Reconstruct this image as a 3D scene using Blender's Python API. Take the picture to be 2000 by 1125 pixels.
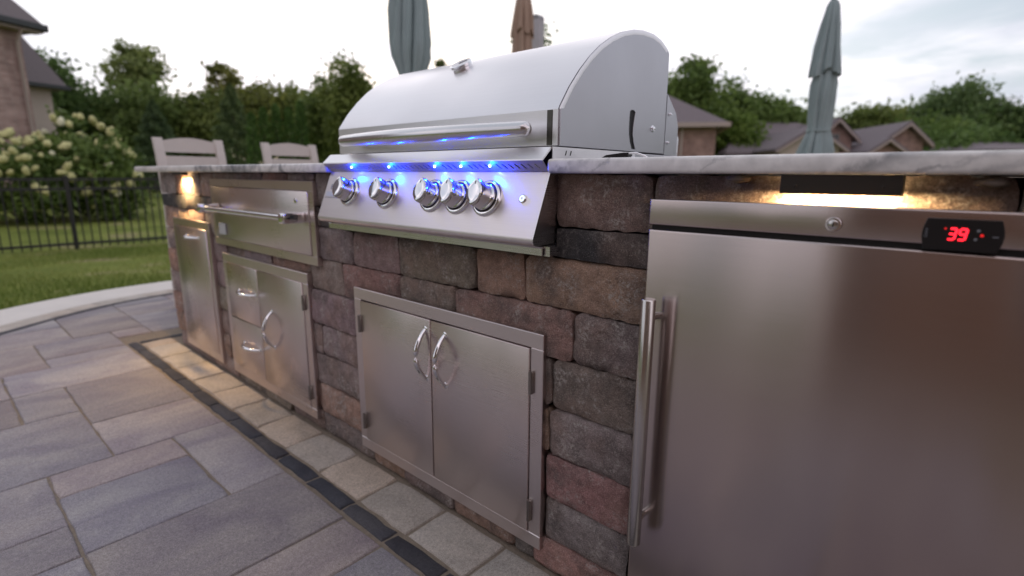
import bpy, bmesh, math, random
import numpy as np
from mathutils import Vector, Matrix
for o in list(bpy.data.objects): bpy.data.objects.remove(o)
scene = bpy.context.scene
C = scene.collection
R = math.radians
rng = random.Random(7)
nrng = np.random.default_rng(11)

# ------------------------------------------------------------------ camera
F_PX, CAM = 1030.84, Vector((1.47144, -0.84626, 0.88835))
FWD = Vector((-0.64919064, 0.73154838, -0.20829904))
RGT = Vector((0.74690415, 0.66489181, 0.00728444))
UPV = Vector((-0.14382525, 0.15085042, 0.97803806))
cam = bpy.data.cameras.new('camera'); camo = bpy.data.objects.new('camera', cam); C.objects.link(camo)
M = Matrix((RGT, UPV, -FWD)).transposed().to_4x4(); M.translation = CAM
camo.matrix_world = M
cam.sensor_width = 36; cam.lens = F_PX / 2000 * 36; cam.clip_start = 0.02; cam.clip_end = 2000
cam.dof.use_dof = True; cam.dof.focus_distance = 1.0; cam.dof.aperture_fstop = 2.4
scene.camera = camo
# ------------------------------------------------------------------ sky, sun, exposure
SUN_AZ, SUN_EL = R(52), R(9)            # azimuth left of +Y: the bright part of the evening sky
SUN_DIR = Vector((-math.sin(SUN_AZ)*math.cos(SUN_EL), math.cos(SUN_AZ)*math.cos(SUN_EL), math.sin(SUN_EL)))
world = bpy.data.worlds.new('World'); scene.world = world; world.use_nodes = True
wn, wl = world.node_tree.nodes, world.node_tree.links
wn.clear()
def N(nodes, t, **k):
    n = nodes.new(t)
    for a, b in k.items():
        if a.startswith('i_'):
            key = a[2:]; key = int(key) if key.isdigit() else key.replace('_', ' ')
            n.inputs[key].default_value = b
        else: setattr(n, a, b)
    return n
wo = N(wn, 'ShaderNodeOutputWorld'); bg = N(wn, 'ShaderNodeBackground'); bg.inputs[1].default_value = 0.1
sky = N(wn, 'ShaderNodeTexSky', sky_type='NISHITA', sun_disc=False)
sky.sun_elevation = SUN_EL; sky.sun_rotation = -SUN_AZ; sky.air_density = 1.2; sky.dust_density = 2.0; sky.ozone_density = 2.5
tc = N(wn, 'ShaderNodeTexCoord'); sep = N(wn, 'ShaderNodeSeparateXYZ'); wl.new(tc.outputs['Generated'], sep.inputs[0])
zz = N(wn, 'ShaderNodeMath', operation='ADD', i_1=0.16); wl.new(sep.outputs[2], zz.inputs[0])
zc = N(wn, 'ShaderNodeMath', operation='MAXIMUM', i_1=0.06); wl.new(zz.outputs[0], zc.inputs[0])
dv = N(wn, 'ShaderNodeVectorMath', operation='DIVIDE'); cz = N(wn, 'ShaderNodeCombineXYZ')
for i in range(3): wl.new(zc.outputs[0], cz.inputs[i])
wl.new(tc.outputs['Generated'], dv.inputs[0]); wl.new(cz.outputs[0], dv.inputs[1])
nz = N(wn, 'ShaderNodeTexNoise', i_Scale=1.15, i_Detail=7.0, i_Roughness=0.55, i_Distortion=0.5); wl.new(dv.outputs[0], nz.inputs['Vector'])
rp = N(wn, 'ShaderNodeValToRGB'); rp.color_ramp.elements[0].position = 0.36; rp.color_ramp.elements[1].position = 0.58
wl.new(nz.outputs[0], rp.inputs[0])
nz2 = N(wn, 'ShaderNodeTexNoise', i_Scale=2.1, i_Detail=5.0, i_Roughness=0.5); wl.new(dv.outputs[0], nz2.inputs['Vector'])
rp2 = N(wn, 'ShaderNodeValToRGB'); rp2.color_ramp.elements[0].position = 0.38; rp2.color_ramp.elements[1].position = 0.62
rp2.color_ramp.elements[0].color = (4.0, 4.25, 5.0, 1); rp2.color_ramp.elements[1].color = (7.2, 6.95, 7.4, 1)
wl.new(nz2.outputs[0], rp2.inputs[0])
# the thin cloud is brighter round the low sun
dt = N(wn, 'ShaderNodeVectorMath', operation='DOT_PRODUCT'); wl.new(tc.outputs['Generated'], dt.inputs[0]); dt.inputs[1].default_value = SUN_DIR
mr = N(wn, 'ShaderNodeMapRange', i_1=0.45, i_2=1.0, i_3=0.0, i_4=1.0, interpolation_type='SMOOTHSTEP'); wl.new(dt.outputs['Value'], mr.inputs[0])
gl = N(wn, 'ShaderNodeMix', data_type='RGBA', i_6=(0, 0, 0, 1), i_7=(4.2, 3.7, 3.6, 1)); wl.new(mr.outputs[0], gl.inputs[0])
ad = N(wn, 'ShaderNodeMix', data_type='RGBA', blend_type='ADD', i_0=1.0); wl.new(rp2.outputs[0], ad.inputs[6]); wl.new(gl.outputs[2], ad.inputs[7])
# open sky between the clouds: pale, veiled
vl = N(wn, 'ShaderNodeMix', data_type='RGBA', i_0=0.72, i_7=(3.7, 4.3, 4.9, 1)); wl.new(sky.outputs[0], vl.inputs[6])
ad2 = N(wn, 'ShaderNodeMix', data_type='RGBA', blend_type='ADD', i_0=0.7); wl.new(vl.outputs[2], ad2.inputs[6]); wl.new(gl.outputs[2], ad2.inputs[7])
mx = N(wn, 'ShaderNodeMix', data_type='RGBA'); wl.new(rp.outputs[0], mx.inputs[0]); wl.new(ad2.outputs[2], mx.inputs[6]); wl.new(ad.outputs[2], mx.inputs[7])
# unseen sky away from the sunset is brightened and warmed to light front faces
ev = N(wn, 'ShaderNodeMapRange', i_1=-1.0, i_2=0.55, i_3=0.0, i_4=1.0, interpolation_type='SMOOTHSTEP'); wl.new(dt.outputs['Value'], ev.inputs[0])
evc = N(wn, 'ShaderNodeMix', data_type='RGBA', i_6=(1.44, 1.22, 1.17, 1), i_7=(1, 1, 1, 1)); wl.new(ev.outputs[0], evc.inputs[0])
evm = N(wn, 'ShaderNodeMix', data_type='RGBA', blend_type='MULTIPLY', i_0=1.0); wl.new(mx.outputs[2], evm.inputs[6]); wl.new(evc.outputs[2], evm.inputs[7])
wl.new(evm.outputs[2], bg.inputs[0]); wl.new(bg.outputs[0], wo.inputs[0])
sl = bpy.data.lights.new('sun', 'SUN'); sl.energy = 0.5; sl.angle = R(14); sl.color = (1, .86, .74)
so = bpy.data.objects.new('sun', sl); C.objects.link(so); so.rotation_euler = SUN_DIR.to_track_quat('Z', 'Y').to_euler()
vs = scene.view_settings; vs.view_transform = 'Standard'; vs.look = 'None'; vs.exposure = 0.62; vs.gamma = 1.0
scene.cycles.use_denoising = True; scene.cycles.max_bounces = 8; scene.cycles.sample_clamp_indirect = 6.0
scene.cycles.caustics_reflective = False; scene.cycles.caustics_refractive = False

# ------------------------------------------------------------------ helpers
def at(px, py, depth):                  # the point that lies 'depth' metres ahead in the direction of a photo pixel
    return CAM + (FWD + RGT*((px-1000)/F_PX) - UPV*((py-562.5)/F_PX))*depth
def aty(px, py, y):
    d = FWD + RGT*((px-1000)/F_PX) - UPV*((py-562.5)/F_PX); return CAM + d*((y-CAM.y)/d.y)
class MB:
    """collects shapes into one bmesh"""
    def __init__(s): s.bm = bmesh.new()
    def box(s, x0, x1, y0, y1, z0, z1, bev=0.0, seg=2, mat=None):
        v = bmesh.ops.create_cube(s.bm, size=1)['verts']
        for q in v: q.co = Vector((x0+(q.co.x+.5)*(x1-x0), y0+(q.co.y+.5)*(y1-y0), z0+(q.co.z+.5)*(z1-z0)))
        if bev > 0:
            es = list({e for q in v for e in q.link_edges})
            r = bmesh.ops.bevel(s.bm, geom=es, offset=bev, segments=seg, affect='EDGES', profile=.5)
            v = list({q for f in r['faces'] for q in f.verts} | {q for q in v if q.is_valid})
        if mat is not None: bmesh.ops.transform(s.bm, matrix=mat, verts=v)
        return s
    def prism(s, pts, axis, a, b, bev=0.0, seg=2, mat=None):
        """polygon pts extruded along axis from a to b; pts are the two other coordinates in order"""
        def mk(p, t):
            return {'x': (t, p[0], p[1]), 'y': (p[0], t, p[1]), 'z': (p[0], p[1], t)}[axis]
        lo = [s.bm.verts.new(mk(p, a)) for p in pts]; hi = [s.bm.verts.new(mk(p, b)) for p in pts]
        fs = [s.bm.faces.new(lo), s.bm.faces.new(hi)]
        n = len(pts)
        for i in range(n): fs.append(s.bm.faces.new((lo[i], lo[(i+1) % n], hi[(i+1) % n], hi[i])))
        bmesh.ops.recalc_face_normals(s.bm, faces=fs)
        vs_ = lo+hi
        if bev > 0:
            es = [e for e in {e for f in fs for e in f.edges} if e.calc_face_angle(0) > .5]
            r = bmesh.ops.bevel(s.bm, geom=es, offset=bev, segments=seg, affect='EDGES', profile=.5)
            vs_ = list({q for f in r['faces'] for q in f.verts} | {q for q in vs_ if q.is_valid})
        if mat is not None: bmesh.ops.transform(s.bm, matrix=mat, verts=vs_)
        return s
    def tube(s, pts, rad, n=10, caps=True):
        pts = [Vector(p) for p in pts]; rad = rad if isinstance(rad, (list, tuple)) else [rad]*len(pts)
        rings = []
        t0 = (pts[1]-pts[0]).normalized(); up = Vector((0, 0, 1)) if abs(t0.z) < .9 else Vector((1, 0, 0))
        for i, p in enumerate(pts):
            t = (pts[min(i+1, len(pts)-1)]-pts[max(i-1, 0)]).normalized()
            a = t.cross(up).normalized(); b = t.cross(a).normalized()
            rings.append([s.bm.verts.new(p+(a*math.cos(2*math.pi*k/n)+b*math.sin(2*math.pi*k/n))*rad[i]) for k in range(n)])
        fs = []
        for i in range(len(rings)-1):
            for k in range(n): fs.append(s.bm.faces.new((rings[i][k], rings[i][(k+1) % n], rings[i+1][(k+1) % n], rings[i+1][k])))
        if caps: fs += [s.bm.faces.new(rings[0]), s.bm.faces.new(rings[-1])]
        bmesh.ops.recalc_face_normals(s.bm, faces=fs)
        return s
    def loft(s, rings, closed=True, caps=True):
        rr = [[s.bm.verts.new(p) for p in r] for r in rings]; n = len(rr[0]); fs = []
        for i in range(len(rr)-1):
            for k in range(n if closed else n-1):
                fs.append(s.bm.faces.new((rr[i][k], rr[i][(k+1) % n], rr[i+1][(k+1) % n], rr[i+1][k])))
        if caps: fs += [s.bm.faces.new(rr[0]), s.bm.faces.new(rr[-1])]
        bmesh.ops.recalc_face_normals(s.bm, faces=fs)
        return s
    def disc(s, c, ax, prof, n=28):
        """surface of revolution about ax at c; prof = [(height, radius)...]"""
        ax = Vector(ax).normalized(); a = ax.orthogonal().normalized(); b = ax.cross(a)
        return s.loft([[Vector(c)+ax*h+(a*math.cos(2*math.pi*k/n)+b*math.sin(2*math.pi*k/n))*max(r, 1e-5) for k in range(n)] for h, r in prof])
    def build(s, name, mat, parent=None, smooth=35, col=None):
        me = bpy.data.meshes.new(name); s.bm.to_mesh(me); s.bm.free()
        return link(name, me, mat, parent, smooth, col)
def link(name, me, mat, parent=None, smooth=35, col=None):
    if mat is not None and not me.materials: me.materials.append(mat)
    if smooth and len(me.polygons):
        me.polygons.foreach_set('use_smooth', [True]*len(me.polygons)); me.set_sharp_from_angle(angle=R(smooth))
    o = bpy.data.objects.new(name, me); C.objects.link(o)
    if col is not None: o.color = (*col, 1)
    if parent is not None:
        o.parent = parent; o.matrix_parent_inverse = Matrix.Translation(-parent.location) if parent.type == 'EMPTY' else Matrix()
    return o
def thing(name, loc, label, cat, group=None):
    o = bpy.data.objects.new(name, None); C.objects.link(o); o.location = loc; o.empty_display_size = .1
    return tag(o, label, cat, group)
def tag(o, label=None, cat=None, group=None, kind=None):
    if label: o['label'] = label
    if cat: o['category'] = cat
    if group: o['group'] = group
    if kind: o['kind'] = kind
    return o
def plate(name, outline, holes, thick, mat, parent, mtx, smooth=30, bev=0.0):
    """flat plate with holes cut in it (2D curve fill), placed by mtx"""
    cu = bpy.data.curves.new(name, 'CURVE'); cu.dimensions = '2D'; cu.fill_mode = 'BOTH'; cu.extrude = thick/2
    if bev: cu.bevel_depth = bev; cu.bevel_resolution = 1; cu.offset = -bev
    for loop in [outline]+holes:
        sp = cu.splines.new('POLY'); sp.points.add(len(loop)-1); sp.use_cyclic_u = True
        for p, q in zip(sp.points, loop): p.co = (q[0], q[1], 0, 1)
    o = bpy.data.objects.new(name+'_tmp', cu); C.objects.link(o)
    me = bpy.data.meshes.new_from_object(o.evaluated_get(bpy.context.evaluated_depsgraph_get()))
    bpy.data.objects.remove(o); me.materials.clear(); me.name = name; me.transform(mtx)
    return link(name, me, mat, parent, smooth)
def text(name, body, size, mtx, mat, parent, extrude=.0003, shear=0, bend=None, align='CENTER'):
    cu = bpy.data.curves.new(name, 'FONT'); cu.body = body; cu.size = size; cu.extrude = extrude; cu.shear = shear
    cu.align_x = align; cu.align_y = 'CENTER'
    o = bpy.data.objects.new(name+'_tmp', cu); C.objects.link(o)
    me = bpy.data.meshes.new_from_object(o.evaluated_get(bpy.context.evaluated_depsgraph_get()))
    bpy.data.objects.remove(o); me.materials.clear(); me.name = name
    if bend:
        for v in me.vertices:
            a = v.co.x/bend; r = bend+v.co.z; v.co = Vector((r*math.sin(a), v.co.y, r*math.cos(a)-bend))
    me.transform(mtx)
    return link(name, me, mat, parent, 0)
def frame_mtx(o, x, y):                 # local x, y axes -> world
    x = Vector(x).normalized(); y = Vector(y).normalized(); z = x.cross(y)
    m = Matrix((x, y, z)).transposed().to_4x4(); m.translation = Vector(o); return m
FRONT = lambda o: frame_mtx(o, (1, 0, 0), (0, 0, 1))      # plate facing -Y

# ------------------------------------------------------------------ materials
def new_mat(name):
    m = bpy.data.materials.new(name); m.use_nodes = True; n = m.node_tree.nodes; l = m.node_tree.links
    return m, n, l, n['Principled BSDF']
def plain(name, col, rough=.5, metal=0, noise=.12, nscale=18, bump=0, bscale=60, emit=None, es=0, spec=.5):
    m, n, l, b = new_mat(name)
    b.inputs['Roughness'].default_value = rough; b.inputs['Metallic'].default_value = metal; b.inputs['Specular IOR Level'].default_value = spec
    t = N(n, 'ShaderNodeTexCoord'); z = N(n, 'ShaderNodeTexNoise', i_Scale=nscale, i_Detail=5.0); l.new(t.outputs['Object'], z.inputs['Vector'])
    x = N(n, 'ShaderNodeMix', data_type='RGBA', i_6=(*[c*(1-noise) for c in col], 1), i_7=(*[min(1, c*(1+noise)) for c in col], 1))
    l.new(z.outputs[0], x.inputs[0]); l.new(x.outputs[2], b.inputs['Base Color'])
    if bump:
        z2 = N(n, 'ShaderNodeTexNoise', i_Scale=bscale, i_Detail=6.0); l.new(t.outputs['Object'], z2.inputs['Vector'])
        bp = N(n, 'ShaderNodeBump', i_Strength=bump, i_Distance=.01); l.new(z2.outputs[0], bp.inputs['Height']); l.new(bp.outputs[0], b.inputs['Normal'])
    if emit: b.inputs['Emission Color'].default_value = (*emit, 1); b.inputs['Emission Strength'].default_value = es
    return m
def steel(name, col=(.70, .615, .60), rough=.28, aniso=.75, vertical=True, smudge=.05, wav=.03, grain=(6, 6, 1900)):
    """brushed stainless: grain lines along X, reflections drawn out across the grain"""
    m, n, l, b = new_mat(name)
    b.inputs['Metallic'].default_value = 1; b.inputs['Anisotropic'].default_value = aniso
    b.inputs['Anisotropic Rotation'].default_value = .25 if vertical else 0
    tg = N(n, 'ShaderNodeTangent', direction_type='RADIAL', axis='Z'); l.new(tg.outputs[0], b.inputs['Tangent'])
    t = N(n, 'ShaderNodeTexCoord'); mp = N(n, 'ShaderNodeMapping'); mp.inputs['Scale'].default_value = grain
    l.new(t.outputs['Object'], mp.inputs[0])
    g = N(n, 'ShaderNodeTexNoise', i_Scale=1.0, i_Detail=3.0, i_Roughness=.7); l.new(mp.outputs[0], g.inputs['Vector'])
    sm = N(n, 'ShaderNodeTexNoise', i_Scale=3.5, i_Detail=2.0, i_Roughness=.5); l.new(t.outputs['Object'], sm.inputs['Vector'])
    mr_ = N(n, 'ShaderNodeMapRange', i_1=.3, i_2=.75, i_3=rough-.02, i_4=rough+smudge); l.new(sm.outputs[0], mr_.inputs[0])
    g2 = N(n, 'ShaderNodeMath', operation='MULTIPLY_ADD', i_1=.06, i_2=-.03); l.new(g.outputs[0], g2.inputs[0])
    ra = N(n, 'ShaderNodeMath', operation='ADD'); l.new(mr_.outputs[0], ra.inputs[0]); l.new(g2.outputs[0], ra.inputs[1]); l.new(ra.outputs[0], b.inputs['Roughness'])
    cx = N(n, 'ShaderNodeMix', data_type='RGBA', i_6=(*[c*.91 for c in col], 1), i_7=(*[c*1.09 for c in col], 1)); l.new(g.outputs[0], cx.inputs[0]); l.new(cx.outputs[2], b.inputs['Base Color'])
    wv = N(n, 'ShaderNodeTexNoise', i_Scale=2.6, i_Detail=1.0); l.new(t.outputs['Object'], wv.inputs['Vector'])
    bp = N(n, 'ShaderNodeBump', i_Strength=wav, i_Distance=.1); l.new(wv.outputs[0], bp.inputs['Height'])
    bp2 = N(n, 'ShaderNodeBump', i_Strength=.03, i_Distance=.0003); l.new(g.outputs[0], bp2.inputs['Height']); l.new(bp.outputs[0], bp2.inputs['Normal'])
    l.new(bp2.outputs[0], b.inputs['Normal'])
    return m
M_steel = steel('brushed_steel')
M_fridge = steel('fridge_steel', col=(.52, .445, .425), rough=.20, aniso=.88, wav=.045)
M_lid = steel('lid_steel', col=(.79, .77, .785), rough=.31, aniso=.5, wav=.02, smudge=.12)
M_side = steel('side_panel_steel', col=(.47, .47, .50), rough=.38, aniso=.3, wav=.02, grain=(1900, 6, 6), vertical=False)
M_panel = steel('panel_steel', col=(.80, .745, .75), rough=.34, aniso=.5, wav=.012, smudge=.04)
M_fasc = steel('fascia_steel', col=(.5, .48, .5), rough=.5, aniso=0.0)
M_trim = steel('trim_steel', col=(.68, .665, .67), rough=.25, aniso=.4)
M_chrome = plain('polished_chrome', (.86, .86, .88), .06, 1, .03)
M_rod = plain('satin_rod', (.58, .56, .54), .24, 1, .06, 200)
M_hinge = plain('dull_hinge', (.30, .27, .25), .35, 1, .06, 200)
M_dark = plain('dark_gap', (.012, .012, .013), .7)
M_blackplastic = plain('black_plastic', (.012, .012, .014), .28, 0, .1)
M_bronze = plain('bronze_fixture', (.03, .024, .02), .45, .4, .2)
M_mortar = plain('mortar_core', (.075, .065, .06), .95, 0, .3, 30, .5, 120)

def stone_mat(name, bump=.8, speck=1.0, sc=1.0):
    m, n, l, b = new_mat(name)
    oi = N(n, 'ShaderNodeObjectInfo'); t = N(n, 'ShaderNodeTexCoord')
    off = N(n, 'ShaderNodeVectorMath', operation='SCALE', i_Scale=37.0); cr = N(n, 'ShaderNodeCombineXYZ')
    for i in range(3): l.new(oi.outputs['Random'], cr.inputs[i])
    l.new(cr.outputs[0], off.inputs[0])
    av = N(n, 'ShaderNodeVectorMath', operation='ADD'); l.new(t.outputs['Object'], av.inputs[0]); l.new(off.outputs[0], av.inputs[1])
    def nz_(s, d=5, r=.6): 
        q = N(n, 'ShaderNodeTexNoise', i_Scale=s*sc, i_Detail=float(d), i_Roughness=r); l.new(av.outputs[0], q.inputs['Vector']); return q
    big = nz_(9, 5, .65); mid = nz_(38, 6, .7); fine = nz_(130, 5, .75); grit = nz_(430, 3, .7); hue = nz_(5, 3)
    def rng_(src, a, b_, c=0.0, d_=1.0):
        q = N(n, 'ShaderNodeMapRange', i_1=a, i_2=b_, i_3=c, i_4=d_); l.new(src, q.inputs[0]); return q.outputs[0]
    def mix(fac, A, B, mode='MIX'):
        q = N(n, 'ShaderNodeMix', data_type='RGBA', blend_type=mode)
        for k, v in ((0, fac), (6, A), (7, B)):
            if isinstance(v, (int, float, tuple)): q.inputs[k].default_value = v
            else: l.new(v, q.inputs[k])
        return q.outputs[2]
    # cast-in colour blend: charcoal and tan drift through every block
    c0 = mix(rng_(big.outputs[0], .46, .66, 0, .75*speck), oi.outputs['Color'], (.15, .128, .12, 1))
    c0 = mix(rng_(hue.outputs[0], .5, .68, 0, .6*speck), c0, (.37, .25, .20, 1))
    c0 = mix(1.0, c0, rng_(mid.outputs[0], .25, .75, .62, 1.42), 'MULTIPLY')
    c0 = mix(1.0, c0, rng_(grit.outputs[0], .3, .7, .6, 1.42), 'MULTIPLY')
    # pale lime bloom in scratches and chips, single pale grains
    lm = nz_(16, 8, .75)
    fm = N(n, 'ShaderNodeMath', operation='MULTIPLY'); l.new(rng_(lm.outputs[0], .50, .62, 0, .95*speck), fm.inputs[0]); l.new(rng_(fine.outputs[0], .46, .62), fm.inputs[1])
    c0 = mix(fm.outputs[0], c0, (.58, .53, .49, 1))
    c0 = mix(rng_(grit.outputs[0], .62, .67, 0, .7*speck), c0, (.62, .57, .53, 1))
    l.new(c0, b.inputs['Base Color']); b.inputs['Roughness'].default_value = .88; b.inputs['Specular IOR Level'].default_value = .3
    h = N(n, 'ShaderNodeMath', operation='MULTIPLY_ADD', i_1=1.4); l.new(mid.outputs[0], h.inputs[0]); l.new(fine.outputs[0], h.inputs[2])
    h2 = N(n, 'ShaderNodeMath', operation='MULTIPLY_ADD', i_1=.45); l.new(grit.outputs[0], h2.inputs[0]); l.new(h.outputs[0], h2.inputs[2])
    bp = N(n, 'ShaderNodeBump', i_Strength=bump, i_Distance=.009); l.new(h2.outputs[0], bp.inputs['Height']); l.new(bp.outputs[0], b.inputs['Normal'])
    return m
M_stone = stone_mat('tumbled_wall_stone')
M_accent = stone_mat('smooth_accent_stone', .2, .35)
def paver_mat(name, cols, streak=True):
    """flagstone-textured concrete paver: tan, grey and violet drawn out along one axis of the slab"""
    m, n, l, b = new_mat(name)
    oi = N(n, 'ShaderNodeObjectInfo'); t = N(n, 'ShaderNodeTexCoord')
    cr = N(n, 'ShaderNodeCombineXYZ')
    for i, k in enumerate((31, 17, 5)):
        q = N(n, 'ShaderNodeMath', operation='MULTIPLY', i_1=float(k)); l.new(oi.outputs['Random'], q.inputs[0]); l.new(q.outputs[0], cr.inputs[i])
    av = N(n, 'ShaderNodeVectorMath', operation='ADD'); l.new(t.outputs['Object'], av.inputs[0]); l.new(cr.outputs[0], av.inputs[1])
    mp = N(n, 'ShaderNodeMapping'); mp.inputs['Scale'].default_value = (7, 3.2, 7) if streak else (7, 7, 7); l.new(av.outputs[0], mp.inputs[0])
    a = N(n, 'ShaderNodeTexNoise', i_Scale=.9, i_Detail=5.0, i_Roughness=.6, i_Distortion=.6); l.new(mp.outputs[0], a.inputs['Vector'])
    rr = N(n, 'ShaderNodeValToRGB'); el = rr.color_ramp.elements
    el[0].position = .33; el[1].position = .68; el[0].color = (*cols[0], 1); el[1].color = (*cols[2], 1); e = el.new(.5); e.color = (*cols[1], 1)
    l.new(a.outputs[0], rr.inputs[0])
    tn = N(n, 'ShaderNodeMix', data_type='RGBA', blend_type='MULTIPLY', i_0=1.0); l.new(rr.outputs[0], tn.inputs[6]); l.new(oi.outputs['Color'], tn.inputs[7])
    f = N(n, 'ShaderNodeTexNoise', i_Scale=120.0, i_Detail=5.0, i_Roughness=.7); l.new(av.outputs[0], f.inputs['Vector'])
    g = N(n, 'ShaderNodeMapRange', i_1=.25, i_2=.75, i_3=.72, i_4=1.25); l.new(f.outputs[0], g.inputs[0])
    m1 = N(n, 'ShaderNodeMix', data_type='RGBA', blend_type='MULTIPLY', i_0=1.0); l.new(tn.outputs[2], m1.inputs[6]); l.new(g.outputs[0], m1.inputs[7])
    gt = N(n, 'ShaderNodeTexNoise', i_Scale=480.0, i_Detail=3.0, i_Roughness=.7); l.new(av.outputs[0], gt.inputs['Vector'])
    gm = N(n, 'ShaderNodeMapRange', i_1=.3, i_2=.7, i_3=.66, i_4=1.34); l.new(gt.outputs[0], gm.inputs[0])
    m3 = N(n, 'ShaderNodeMix', data_type='RGBA', blend_type='MULTIPLY', i_0=1.0); l.new(m1.outputs[2], m3.inputs[6]); l.new(gm.outputs[0], m3.inputs[7])
    st = N(n, 'ShaderNodeTexNoise', i_Scale=22.0, i_Detail=7.0, i_Roughness=.75); l.new(av.outputs[0], st.inputs['Vector']); sf = N(n, 'ShaderNodeMapRange', i_1=.58, i_2=.70, i_3=0.0, i_4=.35); l.new(st.outputs[0], sf.inputs[0])
    m4 = N(n, 'ShaderNodeMix', data_type='RGBA', i_7=(.46, .42, .39, 1)); l.new(sf.outputs[0], m4.inputs[0]); l.new(m3.outputs[2], m4.inputs[6])
    l.new((m4 if streak else m3).outputs[2], b.inputs['Base Color']); b.inputs['Roughness'].default_value = .8; b.inputs['Specular IOR Level'].default_value = .35
    mp2 = N(n, 'ShaderNodeMapping'); mp2.inputs['Scale'].default_value = (60, 18, 60); l.new(av.outputs[0], mp2.inputs[0])
    c = N(n, 'ShaderNodeTexNoise', i_Scale=1.0, i_Detail=6.0, i_Roughness=.6); l.new(mp2.outputs[0], c.inputs['Vector'])
    h = N(n, 'ShaderNodeMath', operation='MULTIPLY_ADD', i_1=2.0); l.new(c.outputs[0], h.inputs[0]); l.new(f.outputs[0], h.inputs[2])
    bp = N(n, 'ShaderNodeBump', i_Strength=.35, i_Distance=.005); l.new(h.outputs[0], bp.inputs['Height']); l.new(bp.outputs[0], b.inputs['Normal'])
    return m
M_paver = paver_mat('slate_paver', [(.27, .235, .262), (.345, .307, .312), (.425, .378, .358)])
M_beige = paver_mat('beige_paver', [(.41, .358, .31), (.49, .425, .365), (.54, .475, .42)], False)
M_slate = paver_mat('charcoal_paver', [(.045, .045, .058), (.06, .06, .072), (.08, .078, .088)], False)
M_sand = plain('joint_sand', (.27, .22, .17), .95, 0, .35, 60, .5, 300)
M_conc = plain('pale_concrete', (.68, .64, .60), .85, 0, .12, 5, .25, 150)
def marble():
    m, n, l, b = new_mat('white_marble')
    t = N(n, 'ShaderNodeTexCoord'); d = N(n, 'ShaderNodeTexNoise', i_Scale=3.0, i_Detail=6.0, i_Roughness=.6); l.new(t.outputs['Object'], d.inputs['Vector'])
    mp = N(n, 'ShaderNodeMapping'); mp.inputs['Rotation'].default_value = (0, .5, .5); l.new(t.outputs['Object'], mp.inputs[0])
    ad_ = N(n, 'ShaderNodeVectorMath', operation='MULTIPLY_ADD'); l.new(d.outputs['Color'], ad_.inputs[0]); ad_.inputs[1].default_value = (.55, .55, .55); l.new(mp.outputs[0], ad_.inputs[2])
    v = N(n, 'ShaderNodeTexNoise', i_Scale=2.6, i_Detail=4.0, i_Roughness=.55); l.new(ad_.outputs[0], v.inputs['Vector'])
    ab = N(n, 'ShaderNodeMath', operation='SUBTRACT', i_1=.5); l.new(v.outputs[0], ab.inputs[0]); ab2 = N(n, 'ShaderNodeMath', operation='ABSOLUTE'); l.new(ab.outputs[0], ab2.inputs[0])
    r = N(n, 'ShaderNodeValToRGB'); e = r.color_ramp.elements; e[0].position = 0.0; e[0].color = (.16, .17, .19, 1); e[1].position = .075; e[1].color = (.84, .82, .80, 1)
    q = e.new(.03); q.color = (.46, .46, .47, 1)
    l.new(ab2.outputs[0], r.inputs[0])
    md = N(n, 'ShaderNodeTexNoise', i_Scale=1.7, i_Detail=2.0); l.new(t.outputs['Object'], md.inputs['Vector']); mk = N(n, 'ShaderNodeMapRange', i_1=.36, i_2=.52); l.new(md.outputs[0], mk.inputs[0])
    x = N(n, 'ShaderNodeMix', data_type='RGBA', i_6=(.84, .82, .80, 1)); l.new(mk.outputs[0], x.inputs[0]); l.new(r.outputs[0], x.inputs[7])
    sp = N(n, 'ShaderNodeSeparateXYZ'); l.new(t.outputs['Object'], sp.inputs[0])
    d2 = N(n, 'ShaderNodeTexNoise', i_Scale=14.0, i_Detail=7.0, i_Roughness=.68); l.new(t.outputs['Object'], d2.inputs['Vector'])
    def mth(op, a_, b_):
        q_ = N(n, 'ShaderNodeMath', operation=op)
        for k_, v_ in enumerate((a_, b_)):
            if isinstance(v_, (int, float)): q_.inputs[k_].default_value = v_
            else: l.new(v_, q_.inputs[k_])
        return q_.outputs[0]
    run = mth('ADD', mth('SUBTRACT', sp.outputs[0], mth('MULTIPLY', sp.outputs[2], 2.2)), mth('ADD', mth('MULTIPLY', sp.outputs[1], .8), mth('MULTIPLY', d2.outputs[0], .16)))
    cur = x.outputs[2]
    for cx_, w_, st in ((.90, .034, .85), (.965, .012, .5), (1.16, .010, .4), (1.365, .045, .95), (1.445, .014, .6), (1.50, .03, .5), (-1.72, .02, .5), (-1.38, .012, .55), (-.98, .02, .5), (-.55, .015, .5), (-.30, .03, .6), (-.12, .012, .5), (2.0, .05, .8)):
        dd = mth('ABSOLUTE', mth('SUBTRACT', run, cx_-.91*2.2-.032+.08), 0)
        mr2 = N(n, 'ShaderNodeMapRange', i_1=0.0, i_2=w_, i_3=st, i_4=0.0, interpolation_type='SMOOTHSTEP'); l.new(dd, mr2.inputs[0])
        brk = N(n, 'ShaderNodeMapRange', i_1=.38, i_2=.6, i_3=.25, i_4=1.0); l.new(d2.outputs[0], brk.inputs[0])
        xm = N(n, 'ShaderNodeMix', data_type='RGBA', i_7=(.17, .175, .19, 1)); l.new(mth('MULTIPLY', mr2.outputs[0], brk.outputs[0]), xm.inputs[0]); l.new(cur, xm.inputs[6]); cur = xm.outputs[2]
    f = N(n, 'ShaderNodeTexNoise', i_Scale=45.0, i_Detail=4.0); l.new(t.outputs['Object'], f.inputs['Vector']); g = N(n, 'ShaderNodeMapRange', i_1=.3, i_2=.7, i_3=.84, i_4=1.1); l.new(f.outputs[0], g.inputs[0])
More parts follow.
